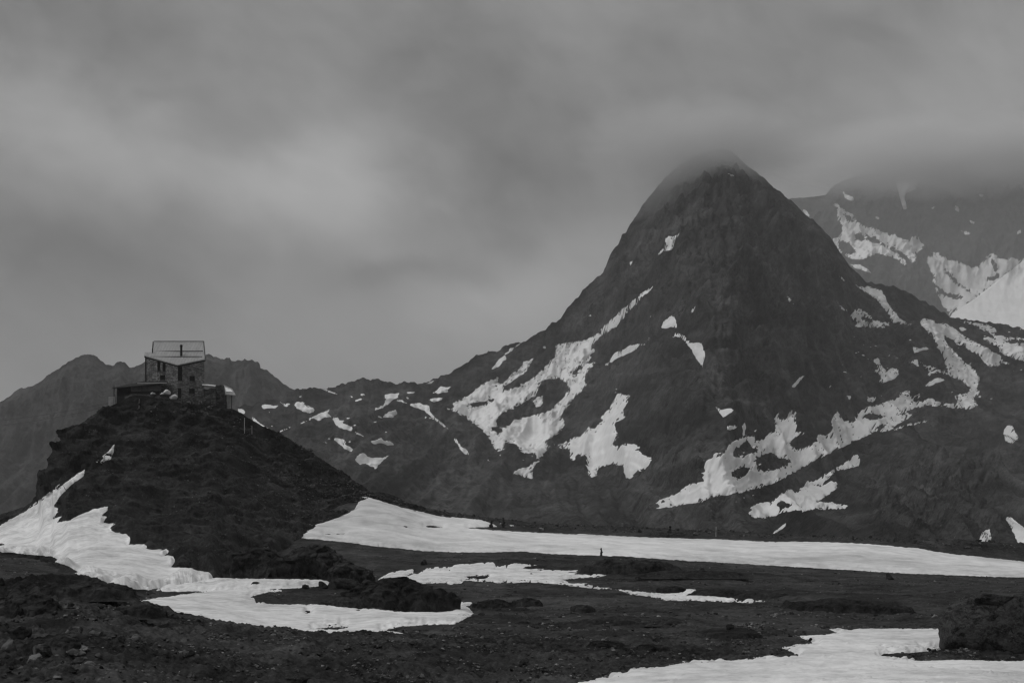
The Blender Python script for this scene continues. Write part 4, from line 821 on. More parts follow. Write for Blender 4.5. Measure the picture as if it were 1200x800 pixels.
for a in ((222, 663.5, 44, 18, .6, 'dark rock hump at the left end of the outcrop at the hill foot', .7), (262, 671.5, 86, 22, .7, 'left part of the dark outcrop at the foot of the hut hill', .8), (315, 676, 100, 29, .7, 'middle of the dark outcrop at the foot of the hut hill', .8), (366, 678, 92, 33, .7, 'highest part of the dark outcrop at the hill foot, right of its middle', .8), (408, 684, 60, 20, .62, 'rounded right end of the dark outcrop at the hill foot', .9),
          (463, 714, 136, 27, .5, 'dark mound left of centre, between the snow ribbon and the middle patch', .7), (410, 712, 70, 9, .6, 'low left shoulder of the dark mound left of centre', .8),
          (735, 672, 125, 12, .5, 'flat dark mound under the snow bank right of the slim cairn', .8), (810, 676, 110, 4, .55, 'low dark swell right of the flat mound', .8), (672, 668, 110, 5, .55, 'low dark swell left of the flat mound', .8),
          (788, 695.5, 38, 7, .4, 'dark hump at the top edge of the thin snow strip', .9), (842, 699, 66, 6, .45, 'dark lump right of the hump by the snow strip', .8), (893, 701, 60, 5, .45, 'dark lump at the right end of the snow strip', .8),
          (985, 716, 130, 9, .42, 'broad dark hummock on the plain below the right part of the snow bank', .7), (1035, 718, 70, 7, .42, 'right shoulder of the broad dark hummock', .8),
          (683, 717, 30, 7, .45, 'small dark hummock right of centre on the gravel', .9), (617, 709, 34, 6, .45, 'small dark hummock below the middle snow patch', .9), (728, 731, 90, 5, .5, 'long low hummock on the gravel right of centre', .7), (773, 730, 60, 4, .5, 'low hummock right of the long one', .7), (578, 712, 44, 7, .45, 'dark hummock at the right tip of the snow ribbon', .9),
          (858, 748, 66, 5, .5, 'hummock with a pointed stone right of centre', .7), (712, 757, 44, 5, .55, 'low hump on the near gravel right of centre', .7), (765, 762, 40, 5, .55, 'second low hump on the near gravel right of centre', .7),
          (30, 722, 90, 20, .6, 'dark hump on the left end of the near mound', .8), (100, 700, 110, 13, .45, 'dark crest of the near mound at the left', .7), (62, 764, 70, 13, .6, 'dark rubble hump at the lower left', .8), (160, 722, 60, 10, .5, 'dark lump where the near mound meets the snow ribbon', .8)):
    hummock(*a)

# many countable stones: copies share their shapes
def scatter_on(sheet, n, box, wr, label, group, tones=(.45, .6, .8, 1.2, 1.8), ymin=0, ymax=1e9, seed=1, flat=.6):
    r = np.random.default_rng(seed); fr = sheet.front
    u, v, Y = sheet.u[:fr], sheet.v[:fr], sheet.P[:fr, :, 1]
    ok = (u > box[0]) & (u < box[1]) & (v > box[2]) & (v < box[3]) & (Y > ymin) & (Y < ymax)
    idx = np.argwhere(ok)
    for i in idx[r.choice(len(idx), min(n, len(idx)), replace=False)]:
        p = sheet.P[i[0], i[1]]; k = p[1] / F; w_ = wr[0] + (wr[1] - wr[0]) * r.random() ** 2.2
        tn = float(r.choice(tones)); lb = label.replace('small ', ('small dark ' if tn < .65 else 'small pale ' if tn > 1.05 else 'small grey ')) if w_ < wr[0] + .45 * (wr[1] - wr[0]) else label.replace('small ', ('larger dark ' if tn < .65 else 'larger pale ' if tn > 1.05 else 'larger grey '))
        put_stone('stone', p, w_ * k, w_ * k * r.uniform(.6, 1), w_ * k * flat * r.uniform(.6, 1.1), r.uniform(0, 6.28), tn, lb, group, int(r.integers(10)), r.uniform(-.2, .2))
scatter_on(G, 70, (-20, 640, 705, 808), (5, 14), 'small stone half sunk in the rubble of the near slope', 'stones in the near rubble', ymin=24, ymax=61, seed=3)
scatter_on(G, 45, (-20, 170, 712, 808), (8, 22), 'small rock in the chaotic rubble at the lower left', 'rocks in the lower left rubble', ymin=24, ymax=60, seed=23, flat=.55)
scatter_on(G, 24, (560, 1000, 700, 790), (4, 11), 'small stone on the gravel right of centre', 'stones on the gravel right of centre', (.4, .5, .7), ymin=45, ymax=110, seed=4)
scatter_on(G, 45, (520, 1210, 604, 660), (3.0, 7), 'small stone in the rubble along the crest above the snow bank', 'stones along the bank crest', (.4, .55, .8, 1.5), ymin=288, ymax=305, seed=5, flat=.8)
scatter_on(H, 24, (300, 450, 505, 590), (3.5, 9), 'small stone in the scree on the right flank of the hut hill', 'scree stones on the hill flank', (.7, .9, 1.2), seed=6)
scatter_on(H, 26, (214, 246, 466, 487), (3, 7), 'small stone in the rubble heap below the hut corner', 'rubble below the hut corner', (.8, 1.2, 1.8), seed=7, flat=.8)
scatter_on(H, 20, (140, 300, 490, 640), (2.5, 6), 'small stone on the turf of the hut hill', 'stones on the hill turf', (.5, .8, 1.3), seed=8)
scatter_on(G, 20, (205, 440, 636, 690), (5, 14), 'small rock of the low outcrop at the hill foot', 'rocks of the outcrop at the hill foot', (.4, .55, .75), ymin=95, ymax=150, seed=9)
scatter_on(G, 14, (1035, 1200, 758, 775), (4, 10), 'small stone of the gravel spit under the huge boulder', 'stones under the huge boulder', (.45, .6, .9), ymin=46, ymax=62, seed=10)

# gravel nobody could count
_p = (1 + 5 ** .5) / 2
IV0 = np.array([(-1, _p, 0), (1, _p, 0), (-1, -_p, 0), (1, -_p, 0), (0, -1, _p), (0, 1, _p), (0, -1, -_p), (0, 1, -_p), (_p, 0, -1), (_p, 0, 1), (-_p, 0, -1), (-_p, 0, 1)]) * .5 / math.hypot(1, _p)
IF0 = np.array([(0, 11, 5), (0, 5, 1), (0, 1, 7), (0, 7, 10), (0, 10, 11), (1, 5, 9), (5, 11, 4), (11, 10, 2), (10, 7, 6), (7, 1, 8), (3, 9, 4), (3, 4, 2), (3, 2, 6), (3, 6, 8), (3, 8, 9), (4, 9, 5), (2, 4, 11), (6, 2, 10), (8, 6, 7), (9, 8, 1)])
def gravel(name, label, sheet, n, box, wr, ymin, ymax, seed, tlo=.45, thi=1.7, avoid=None, flat=.6):
    r = np.random.default_rng(seed); fr = sheet.front
    u, v, Y = sheet.u[:fr], sheet.v[:fr], sheet.P[:fr, :, 1]
    ok = (u > box[0]) & (u < box[1]) & (v > box[2]) & (v < box[3]) & (Y > ymin) & (Y < ymax)
    idx = np.argwhere(ok)
    dens = fbm(sheet.P[:fr, :, 0][ok] / 3.0, sheet.P[:fr, :, 1][ok] / 5.0, 3, .6, seed) + r.random(len(idx)) * 1.2
    pick = idx[np.argsort(-dens)[:max(n * 3, 1)]]; pick = pick[r.choice(len(pick), min(n, len(pick)), replace=False)]
    p = sheet.P[pick[:, 0], pick[:, 1]]; m = len(p)
    p = p + r.uniform(-.5, .5, (m, 3)) * (p[:, 1:2] / F) * np.array([1.3, 3, 0])
    wpx = wr[0] + (wr[1] - wr[0]) * r.random(m) ** 3
    s = wpx * p[:, 1] / F
    base = IV0[None] * (1 + .35 * r.uniform(-1, 1, (m, len(IV0), 1)))
    base = base * np.stack([s, s * r.uniform(.6, 1, m), s * flat * r.uniform(.6, 1.1, m)], -1)[:, None, :]
    a = r.uniform(0, 6.28, m); ca, sa = np.cos(a)[:, None], np.sin(a)[:, None]
    V = np.stack([base[..., 0] * ca - base[..., 1] * sa, base[..., 0] * sa + base[..., 1] * ca, base[..., 2]], -1) + p[:, None, :] + np.array([0, 0, .1]) * s[:, None, None]
    Fs = IF0[None] + (np.arange(m) * len(IV0))[:, None, None]
    t = np.repeat(np.exp(r.uniform(math.log(tlo), math.log(thi), m)), len(IV0))
    o = mesh_np(name, V.reshape(-1, 3), Fs.reshape(-1, 3), 3, M_STONE, False, {'tone': t})
    return tag(o, label, None, None, 'stuff')
gravel('gravel', 'loose gravel and stones strewn over the near slope', G, 13000, (-40, 1240, 690, 830), (1.4, 7), 24, 100, 13, .4, 3.6)
gravel('gravel', 'fine gravel of the plain between the snow patches', G, 4200, (-40, 1240, 640, 715), (1.0, 3.6), 95, 240, 14, .4, 3.2)
gravel('rubble', 'rubble along the crest above the snow bank', G, 1500, (420, 1240, 570, 662), (1.2, 4), 287, 306, 15, .35, 2.2, flat=.8)
gravel('scree', 'scree on the flanks of the hut hill', H, 2400, (300, 480, 500, 625), (1.0, 4), 0, 999, 16, .5, 2.2)
gravel('rubble', 'small stones on the turf slope of the hut hill', H, 2200, (60, 330, 475, 690), (.9, 3.2), 0, 999, 17, .4, 3.0)

# ------------------------------------------------------------------ cairns
def cairn(u, v, hpx, wpx, label, n=5, tone=.45, group='cairns by the snow bank'):
    p = ground_hit(u, v); k = p.y / F
    t = thing('cairn', p, label, 'cairn', group); z = -.05
    for i in range(n):
        f = 1 - .55 * i / n; h = hpx * k / n
        o = bpy.data.objects.new('stone', stone_mesh((i * 3 + int(u)) % 10, tone)); COL.objects.link(o); o.parent = t
        o.location = (random.uniform(-.06, .06) * wpx * k, 0, z); o.scale = (wpx * k * f / .8, wpx * k * f * .8 / .8, h * 1.25 / .62); o.rotation_euler = (0, 0, random.uniform(0, 6))
        z += h
    return t
cairn(576, 618, 8, 5, 'squat stone cairn, left of a pair at the end of the gravel tongue', 4)
cairn(590, 617.5, 11, 4.5, 'taller stone cairn, right of the pair at the end of the gravel tongue', 6)
cairn(704.5, 650.5, 9, 4, 'slim dark cairn standing at the lower edge of the snow bank', 5, .4)
cairn(785, 624, 8, 5, 'cairn standing on flat slabs along the crest above the snow bank', 4)
for (u, v, w_, lab) in ((775, 626.5, 22, 'flat dark slab left of the cairn on the bank crest'), (795, 626.5, 18, 'flat dark slab right of the cairn on the bank crest')):
    p = ground_hit(u, v); k = p.y / F
    put_stone('slab', p, w_ * k, w_ * k * .6, 5 * k, .1, .5, lab, None, 4)

# ------------------------------------------------------------------ the stone hut
def wxyz(u, v, Y): return Vector(((u - 600) / F * Y, Y, (V0 - v) / F * Y))
def box(bm, c, s, rz=0.0):
    r = bmesh.ops.create_cube(bm, size=1.0)
    M = Matrix.Translation(c) @ Matrix.Rotation(rz, 4, 'Z') @ Matrix.Diagonal((s[0], s[1], s[2], 1))
    bmesh.ops.transform(bm, matrix=M, verts=r['verts'])
def slab(bm, pts, th):
    top = [bm.verts.new(p) for p in pts]; bot = [bm.verts.new(p - Vector((0, 0, th))) for p in pts]
    bm.faces.new(top); bm.faces.new(bot[::-1]); n = len(pts)
    for i in range(n): bm.faces.new((top[i], bot[i], bot[(i + 1) % n], top[(i + 1) % n]))
def wall_bm(bm, p0, p1, z0, zt0, zt1, openings, depth=.35):
    """wall face from p0 to p1 (seen with p0 left), sloping top, real openings with reveals"""
    d = Vector((p1[0] - p0[0], p1[1] - p0[1], 0)); L = d.length; d.normalize(); n = Vector((-d.y, d.x, 0))      # n points inward
    def P(s, z, q=0.0): return Vector((p0[0], p0[1], 0)) + d * s + n * q + Vector((0, 0, z))
    ss = sorted({0.0, L, *[o[0] for o in openings], *[o[1] for o in openings]}); zz = sorted({z0, *[o[2] for o in openings], *[o[3] for o in openings]})
    def face(*pts): bm.faces.new([bm.verts.new(p) for p in pts])
    for a, b in zip(ss[:-1], ss[1:]):
        za, zb = zt0 + (zt1 - zt0) * a / L, zt0 + (zt1 - zt0) * b / L
        for i, z in enumerate(zz):
            top = i == len(zz) - 1; c = zz[i + 1] if not top else None
            if not top and any(o[0] <= a and b <= o[1] and o[2] <= z and c <= o[3] for o in openings): continue
            ca, cb_ = (za, zb) if top else (min(c, za), min(c, zb))
            if ca - z < .01 and cb_ - z < .01: continue
            face(P(a, min(z, za)), P(b, min(z, zb)), P(b, max(cb_, min(z, zb))), P(a, max(ca, min(z, za))))
    for (a, b, c, e) in openings:
        face(P(a, c), P(a, e), P(a, e, depth), P(a, c, depth)); face(P(b, c), P(b, c, depth), P(b, e, depth), P(b, e))
        face(P(a, c), P(a, c, depth), P(b, c, depth), P(b, c)); face(P(a, e), P(b, e), P(b, e, depth), P(a, e, depth))
    return P
def on_wall(p0, p1, u, v):
    dx, dy = p1[0] - p0[0], p1[1] - p0[1]; L = math.hypot(dx, dy); dx /= L; dy /= L; k = (u - 600) / F
    s = (k * p0[1] - p0[0]) / (dx - k * dy); Y = p0[1] + s * dy
    return s, (V0 - v) / F * Y
def rect_on(p0, p1, r):
    s0, zt = on_wall(p0, p1, r[0], r[1]); s1, zb = on_wall(p0, p1, r[2], r[3]); return (s0, s1, zb, zt)

def masonry(name, lo, hi, sc):
    m = bpy.data.materials.new(name); m.use_nodes = True; t = NT(m.node_tree)
    P = t.n('ShaderNodeTexCoord').outputs['Object']; Q = t.vm('MULTIPLY', P, (1, 1, 2.0))
    vor = t.n('ShaderNodeTexVoronoi'); t.put(vor.inputs['Vector'], Q); vor.inputs['Scale'].default_value = sc
    ve = t.n('ShaderNodeTexVoronoi', feature='DISTANCE_TO_EDGE'); t.put(ve.inputs['Vector'], Q); ve.inputs['Scale'].default_value = sc
    sp = t.n('ShaderNodeSeparateColor'); t.t.links.new(vor.outputs['Color'], sp.inputs[0])
    v = t.rng(sp.outputs[0], 0, 1, lo, hi)
    big = t.noise(P, .5, 5, .6)
    v = t.m('MULTIPLY', v, t.rng(big, .3, .7, .65, 1.35))
    j = t.rng(ve.outputs['Distance'], .0, .06, .45, 1.0)
    v = t.m('MULTIPLY', v, j)
    b = t.n('ShaderNodeBsdfPrincipled'); t.put(b.inputs['Base Color'], v); b.inputs['Roughness'].default_value = .95; b.inputs['Specular IOR Level'].default_value = .1
    bp = t.n('ShaderNodeBump'); bp.inputs['Distance'].default_value = .12; t.put(bp.inputs['Height'], j); t.t.links.new(bp.outputs[0], b.inputs['Normal'])
    o = t.n('ShaderNodeOutputMaterial'); t.t.links.new(b.outputs[0], o.inputs[0]); return m
def seam_roof(name, g):
    m = bpy.data.materials.new(name); m.use_nodes = True; t = NT(m.node_tree)
    P = t.n('ShaderNodeTexCoord').outputs['Object']
    sp = t.n('ShaderNodeSeparateXYZ'); t.put(sp.inputs[0], P)
    fr = t.m('FRACT', t.m('MULTIPLY', sp.outputs[0], 1 / .62))
    seam = t.rng(t.m('ABSOLUTE', t.m('SUBTRACT', fr, .5)), .42, .5, 0, 1)
    sheet = t.n('ShaderNodeTexWhiteNoise', noise_dimensions='1D'); t.put(sheet.inputs['W'], t.m('FLOOR', t.m('MULTIPLY', sp.outputs[0], 1 / .62)))
    n = t.noise(t.vm('MULTIPLY', P, (3, .5, .5)), 1.2, 6, .6)
    v = t.m('MULTIPLY', t.m('ADD', t.rng(n, .3, .7, g * .85, g * 1.12), t.m('MULTIPLY', sheet.outputs['Value'], g * .10)), t.m('SUBTRACT', 1.0, t.m('MULTIPLY', seam, .22)))
    b = t.n('ShaderNodeBsdfPrincipled'); t.put(b.inputs['Base Color'], v); b.inputs['Roughness'].default_value = .55; b.inputs['Specular IOR Level'].default_value = .4
    bp = t.n('ShaderNodeBump'); bp.inputs['Distance'].default_value = .04; t.put(bp.inputs['Height'], seam); t.t.links.new(bp.outputs[0], b.inputs['Normal'])
    o = t.n('ShaderNodeOutputMaterial'); t.t.links.new(b.outputs[0], o.inputs[0]); return m
M_WALL = masonry('hut masonry', .11, .32, 2.3); M_DRY = masonry('dry stone', .04, .16, 1.9)
M_ROOF = seam_roof('metal roof', .31)
M_DARK = grey_mat('dark timber', .03, .9, .1, .3, 2.0)
M_PLANK = grey_mat('weathered boards', .11, .9, .15, .35, 1.3)
M_PANE = grey_mat('dark glass', .008, .3, .12, .1, 1.0)
M_METAL = grey_mat('dark metal', .06, .6, .4, .2, 2.0)
M_WHITE = grey_mat('white sheeting', .58, .6, .3, .12, 1.5, .03)
M_PALE = grey_mat('pale painted board', .34, .8, .2, .2, 1.4)

BW = wxyz(208, 470, 290)
def L2(x, y): return (BW.x + x, BW.y + y)
A_, B_, C_, R_, L_, K_, E_ = L2(-7.5, 3.6), L2(0, 0), L2(5.0, 2.2), L2(3.2, 9.0), L2(-6.9, 9.0), L2(-6.0, 4.8), L2(-7.7, 4.8)
ZB = (V0 - 427) / F * 290; Z0 = 13.2; SL = .60
def zr(p): return ZB + SL * (p[1] - BW.y)
hut = thing('stone_hut', (BW.x, BW.y, Z0), 'tall stone mountain hut with a folded pale metal roof on top of the rocky knoll', 'hut')
OFF = Vector((BW.x, BW.y, Z0))
def part(name, bm, mat, parent=hut, off=OFF, smooth=False):
    bmesh.ops.translate(bm, vec=-off, verts=bm.verts); return obj_bm(name, bm, mat, parent, smooth)
left_o = [rect_on(A_, B_, r) for r in ((184.2, 423.2, 188.0, 434.8), (190.4, 425.0, 194.0, 435.0), (187.4, 439.3, 193.6, 445.4), (176.5, 452.5, 180, 457))]
right_o = [rect_on(B_, C_, r) for r in ((208.6, 429.3, 213.8, 446.0), (222.2, 440.2, 228.4, 446.2), (221.6, 454.9, 228.4, 461.0), (207.9 + .6, 454.6, 212.6, 466.5))]
def frames(p0, p1, ops, names):
    d = Vector((p1[0] - p0[0], p1[1] - p0[1], 0)).normalized(); n = Vector((-d.y, d.x, 0)); rz = math.atan2(d.y, d.x)
    for (a, b, c, e), nm in zip(ops, names):
        ctr = lambda s, z, q: Vector((p0[0], p0[1], 0)) + d * s + n * q + Vector((0, 0, z))
        bm = bmesh.new(); w_, h_ = b - a, e - c; fw = min(.11, w_ * .14)
        box(bm, ctr((a + b) / 2, e - fw / 2 - .004, .24), (w_ - .01, .10, fw), rz); box(bm, ctr((a + b) / 2, c + fw / 2 + .004, .24), (w_ - .01, .10, fw), rz)
        for s_ in (a + fw / 2 + .005, b - fw / 2 - .005): box(bm, ctr(s_, (c + e) / 2, .24), (fw, .09, h_ - 2 * fw - .01), rz)
        if nm == 'window':
            box(bm, ctr((a + b) / 2, (c + e) / 2, .24), (fw * .7, .07, h_ - 2 * fw - .01), rz)
            if h_ > 2.2:
                for q in (.33, .66): box(bm, ctr((a + b) / 2, c + h_ * q, .24), (w_ - 2 * fw - .01, .06, fw * .6), rz)
        f = part(nm, bm, M_DARK)
        bm = bmesh.new(); box(bm, ctr((a + b) / 2, (c + e) / 2, .31), (w_ - .02, .03, h_ - .02), rz)
        part('pane' if nm == 'window' else 'door_panel', bm, M_PANE if nm == 'window' else M_DARK, f, OFF)
        if nm == 'window':
            bm = bmesh.new(); box(bm, ctr((a + b) / 2, c - .07, -.05), (w_ + .25, .22, .12), rz); part('sill', bm, M_PLANK, f, OFF)
bm = bmesh.new()
wall_bm(bm, A_, B_, Z0, zr(A_) - .15, zr(B_) - .15, left_o); wall_bm(bm, B_, C_, Z0, zr(B_) - .15, zr(C_) - .15, right_o)
wall_bm(bm, C_, R_, Z0, zr(C_) - .15, zr(R_) - .15, []); wall_bm(bm, R_, L_, Z0, zr(R_) - .15, zr(L_) - .15, [])
wall_bm(bm, L_, K_, Z0, zr(L_) - .15, zr(K_) - .15, []); wall_bm(bm, K_, E_, Z0, zr(K_) - .15, zr(E_) - .15, []); wall_bm(bm, E_, A_, Z0, zr(E_) - .15, zr(A_) - .15, [])
part('wall', bm, M_WALL)
frames(A_, B_, left_o, ['window'] * 4); frames(B_, C_, right_o, ['window', 'window', 'window', 'door'])
def grow(p, f=1.035):
    c = L2(-1.2, 4.6); return (c[0] + (p[0] - c[0]) * f, c[1] + (p[1] - c[1]) * f)
RP = [grow(p) for p in (B_, C_, R_, L_, K_, E_, A_)]
bm = bmesh.new(); slab(bm, [Vector((p[0], p[1], zr(p) + .06)) for p in RP], .20); roof = part('roof', bm, M_ROOF)
bm = bmesh.new()                                                    # dark fascia boards under the two front eaves
for p, q in ((RP[6], RP[0]), (RP[0], RP[1])):
    a, b = Vector((p[0], p[1], zr(p) - .15)), Vector((q[0], q[1], zr(q) - .15)); i_ = Vector((0, .14, 0))
    vs_ = [bm.verts.new(c) for c in (a + i_, b + i_, b + i_ + Vector((0, 0, -.26)), a + i_ + Vector((0, 0, -.26)))]; bm.faces.new(vs_)
    r = bmesh.ops.extrude_face_region(bm, geom=[bm.faces[-1] if False else list(bm.faces)[-1]]); bmesh.ops.translate(bm, vec=(0, .12, 0), verts=[g for g in r['geom'] if isinstance(g, bmesh.types.BMVert)])
part('fascia', bm, M_DARK)
bm = bmesh.new()                                                    # dark barge board on the upper left gable edge
a, b = RP[3], RP[4]
vs_ = [bm.verts.new(c) for c in (Vector((a[0] - .06, a[1], zr(a) + .10)), Vector((b[0] - .06, b[1], zr(b) + .10)), Vector((b[0] - .06, b[1], zr(b) - .45)), Vector((a[0] - .06, a[1], zr(a) - .45)))]
f_ = bm.faces.new(vs_); r = bmesh.ops.extrude_face_region(bm, geom=[f_]); bmesh.ops.translate(bm, vec=(-.22, 0, 0), verts=[g for g in r['geom'] if isinstance(g, bmesh.types.BMVert)])
part('barge_board', bm, M_DARK)
def on_roof(u, v):       # point of the roof plane at a photo position
    k, q = (u - 600) / F, (V0 - v) / F; Y = (ZB - SL * BW.y + .06) / (q - SL); return Vector((k * Y, Y, q * Y))
for (ua, va, ub, vb_) in ((181.7, 411.0, 238.0, 412.8), (176.0, 417.6, 237.0, 419.0)):           # snow rails along the roof
    a, b = on_roof(ua, va), on_roof(ub, vb_); bm = bmesh.new(); d = b - a
    box(bm, (a + b) / 2 + Vector((0, 0, .09)), (d.length, .07, .16), math.atan2(d.y, d.x)); part('snow_rail', bm, M_METAL, roof)
for p, q in ((RP[3], RP[2]), (RP[2], RP[1])):                       # ridge cap and right verge
    a, b = Vector((p[0], p[1], zr(p) + .09)), Vector((q[0], q[1], zr(q) + .09)); bm = bmesh.new(); d = b - a; n_ = Vector((-d.y, d.x, 0)).normalized() * .11
    vs_ = [bm.verts.new(c) for c in (a - n_, b - n_, b + n_, a + n_)]; f_ = bm.faces.new(vs_); r = bmesh.ops.extrude_face_region(bm, geom=[f_]); bmesh.ops.translate(bm, vec=(0, 0, .10), verts=[g for g in r['geom'] if isinstance(g, bmesh.types.BMVert)])
    part('ridge_cap' if p is RP[3] else 'verge_strip', bm, M_METAL, roof)
a = on_roof(212.4, 416.5); bm = bmesh.new(); bmesh.ops.create_cone(bm, cap_ends=True, segments=12, radius1=.24, radius2=.24, depth=2.1, matrix=Matrix.Translation(a + Vector((0, 0, .95)))); chim = part('chimney', bm, M_DARK, roof)
bm = bmesh.new(); bmesh.ops.create_cone(bm, cap_ends=True, segments=12, radius1=.34, radius2=.20, depth=.22, matrix=Matrix.Translation(a + Vector((0, 0, 2.12)))); part('chimney_cap', bm, M_DARK, roof)
a = on_roof(178.6, 413.4); bm = bmesh.new(); bmesh.ops.create_cone(bm, cap_ends=True, segments=8, radius1=.09, radius2=.09, depth=1.0, matrix=Matrix.Translation(a + Vector((0, 0, .45)))); part('vent_pipe', bm, M_DARK, roof)
s_, z_ = on_wall(A_, B_, 171.6, 440); bm = bmesh.new(); box(bm, Vector((A_[0] + .1, A_[1] - .16, (Z0 + zr(A_)) / 2 + 1.4)), (.16, .14, zr(A_) - Z0 - 3.2)); part('corner_strip', bm, M_DARK)  # narrow dark upright strip at the left end of the wall
r_ = rect_on(B_, C_, (232.2, 455.4, 237.0, 458.0)); d = Vector((C_[0] - B_[0], C_[1] - B_[1], 0)).normalized()
bm = bmesh.new(); c = Vector((B_[0], B_[1], 0)) + d * ((r_[0] + r_[1]) / 2) + Vector((d.y, -d.x, 0)) * .06; box(bm, c + Vector((0, 0, (r_[2] + r_[3]) / 2)), (r_[1] - r_[0], .05, r_[3] - r_[2]), math.atan2(d.y, d.x)); part('sign_board', bm, M_PALE)

# ---- low shed against the left wall
sh_o = wxyz(160, 472, 288); shed = thing('lean_to_shed', sh_o, 'low dark timber shed with a thin roof against the left wall of the hut', 'shed')
def spart(name, bm, mat, parent=shed, off=sh_o): return part(name, bm, mat, parent, off)
p0, p1 = (wxyz(136.8, 470, 288.6).x, 288.6), (wxyz(189, 470, 287.2).x, 287.2)
so = [rect_on(p0, p1, r) for r in ((138.0, 456.0, 152.8, 463.5), (170.5, 452.8, 174.5, 457.5))]
ztl, ztr = (V0 - 453.4) / F * 288.6, (V0 - 448.9) / F * 287.2
bm = bmesh.new(); wall_bm(bm, p0, p1, 13.4, ztl, ztr, so, .25); wall_bm(bm, (p0[0], p0[1] + 6), p0, 13.4, ztl + .6, ztl, [], .2); spart('wall', bm, M_DARK)
bm = bmesh.new(); box(bm, Vector(((wxyz(145.4, 0, 288.6).x), 289.4, (so[0][2] + so[0][3]) / 2)), (2.6, .1, 1.4)); spart('back_board', bm, M_DARK)
bm = bmesh.new(); d = Vector((p1[0] - p0[0], p1[1] - p0[1], 0)).normalized()
for (ua, ub, va, vb_, q) in ((153.4, 166.0, 452.6, 458.6, .05), (166.6, 189.0, 450.5, 457.9, .07)):
    r_ = rect_on(p0, p1, (ua, va, ub, vb_)); c = Vector((p0[0], p0[1], 0)) + d * ((r_[0] + r_[1]) / 2) + Vector((d.y, -d.x, 0)) * q
    bm = bmesh.new(); box(bm, c + Vector((0, 0, (r_[2] + r_[3]) / 2)), (r_[1] - r_[0], .06, r_[3] - r_[2]), math.atan2(d.y, d.x)); spart('board_panel', bm, M_PLANK)
bm = bmesh.new(); slab(bm, [wxyz(131.6, 454.4, 287.4), wxyz(195.5, 448.4, 285.6), wxyz(196.5, 446.6, 290.6), wxyz(168.5, 446.4, 294.0), wxyz(138, 452.6, 294.0)], .16); spart('roof', bm, M_DARK)
bm = bmesh.new(); a, b = wxyz(161, 448.9, 286.5), wxyz(195.4, 448.55, 285.5); dd = b - a; box(bm, (a + b) / 2, (dd.length, .06, .20), math.atan2(dd.y, dd.x)); spart('gutter', bm, M_PALE)
bm = bmesh.new(); box(bm, wxyz(133.6, 462, 287.6), (.22, .2, 3.4)); spart('post', bm, M_PLANK)
cb = wxyz(131.6, 478, 286.8); cab = thing('cabinet', cb, 'pale upright box with a dark slot at the left end of the shed', 'cabinet')
bm = bmesh.new(); box(bm, wxyz(130.4, 472, 287), (.92, .8, 2.5)); part('body', bm, M_PALE, cab, cb)
bm = bmesh.new(); box(bm, wxyz(134.3, 472, 287), (.22, .8, 2.5)); part('side_post', bm, M_PALE, cab, cb)
bm = bmesh.new(); box(bm, wxyz(132.8, 472.4, 287.1), (.3, .6, 2.3)); part('back_panel', bm, M_DARK, cab, cb)

# ---- terrace, covered bundles, walls right of the hut
def dry_wall(pts_top, v_bot, Y, th, label, name='stone_wall', mat=None):
    """dry stone wall: sloping top given in photo positions, thickness th"""
    o_ = wxyz(pts_top[0][0], v_bot, Y); bm = bmesh.new()
    ft = [wxyz(u, v, Y) for u, v in pts_top]; fb = [wxyz(u, v_bot, Y) for u, v in pts_top]; q = Vector((0, th, 0))
    n = len(ft)
    V = [[bm.verts.new(p) for p in L] for L in (ft, fb, [p + q for p in ft], [p + q for p in fb])]
    for i in range(n - 1):
        bm.faces.new((V[0][i], V[1][i], V[1][i + 1], V[0][i + 1])); bm.faces.new((V[2][i], V[2][i + 1], V[3][i + 1], V[3][i])); bm.faces.new((V[0][i], V[0][i + 1], V[2][i + 1], V[2][i]))
    for i in (0, n - 1): bm.faces.new((V[0][i], V[2][i], V[3][i], V[1][i]))
    bmesh.ops.translate(bm, vec=-o_, verts=bm.verts)
    o = obj_bm(name, bm, mat or M_DRY); o.location = o_; return tag(o, label, 'wall')
dry_wall([(146, 462.6), (158, 461.2), (170, 462), (178, 461.6), (189, 464.2), (200, 466.6), (212, 467.4), (226, 468.8), (236, 469.6)], 476, 285.4, 1.2, 'low dry stone terrace wall in front of the shed and hut')
dry_wall([(237, 467.5), (241, 464.6), (247, 461.0), (252.5, 458.6)], 476, 285.6, 1.0, 'pale sloping stone wall rising right of the hut corner')
dry_wall([(238.8, 455.4), (243, 456.4), (247, 454.6), (253, 455.0)], 470, 289.6, .8, 'dark stretch of wall between the hut and the ruined gable', mat=masonry('dark dry stone', .03, .09, 1.9))
dry_wall([(252.2, 452.4), (253.4, 451.2), (256, 451.6), (258, 450.8), (260.6, 451.2), (261.2, 455), (263, 465), (264.6, 474)], 480, 286.6, 1.6, 'dark ruined stone gable right of the hut', 'ruined_gable', masonry('ruin stone', .03, .11, 1.9))
for (u, v, w_, h_, lab) in ((195.2, 461.5, 8.5, 8.0, 'upper white covered bundle on the terrace before the hut'), (203.8, 467.2, 8.0, 8.2, 'lower white covered bundle next to the hut door'), (190.5, 462.0, 5.0, 3.6, 'small white sheet left of the covered bundles'), (178.6, 461.8, 5.0, 3.6, 'white box on the terrace in front of the shed')):
    p = wxyz(u, v, 284.9); k = 284.9 / F; bm = rock_bm(int(u), (w_ * k * 1.1, w_ * k, h_ * k * 1.0), 3, 12, .6, .12); o = obj_bm('bundle' if 'bundle' in lab else ('sheet' if 'sheet' in lab else 'box'), bm, M_WHITE, None, 'box' not in lab); o.location = p; tag(o, lab, 'bundle' if 'bundle' in lab else ('sheet' if 'sheet' in lab else 'box'))
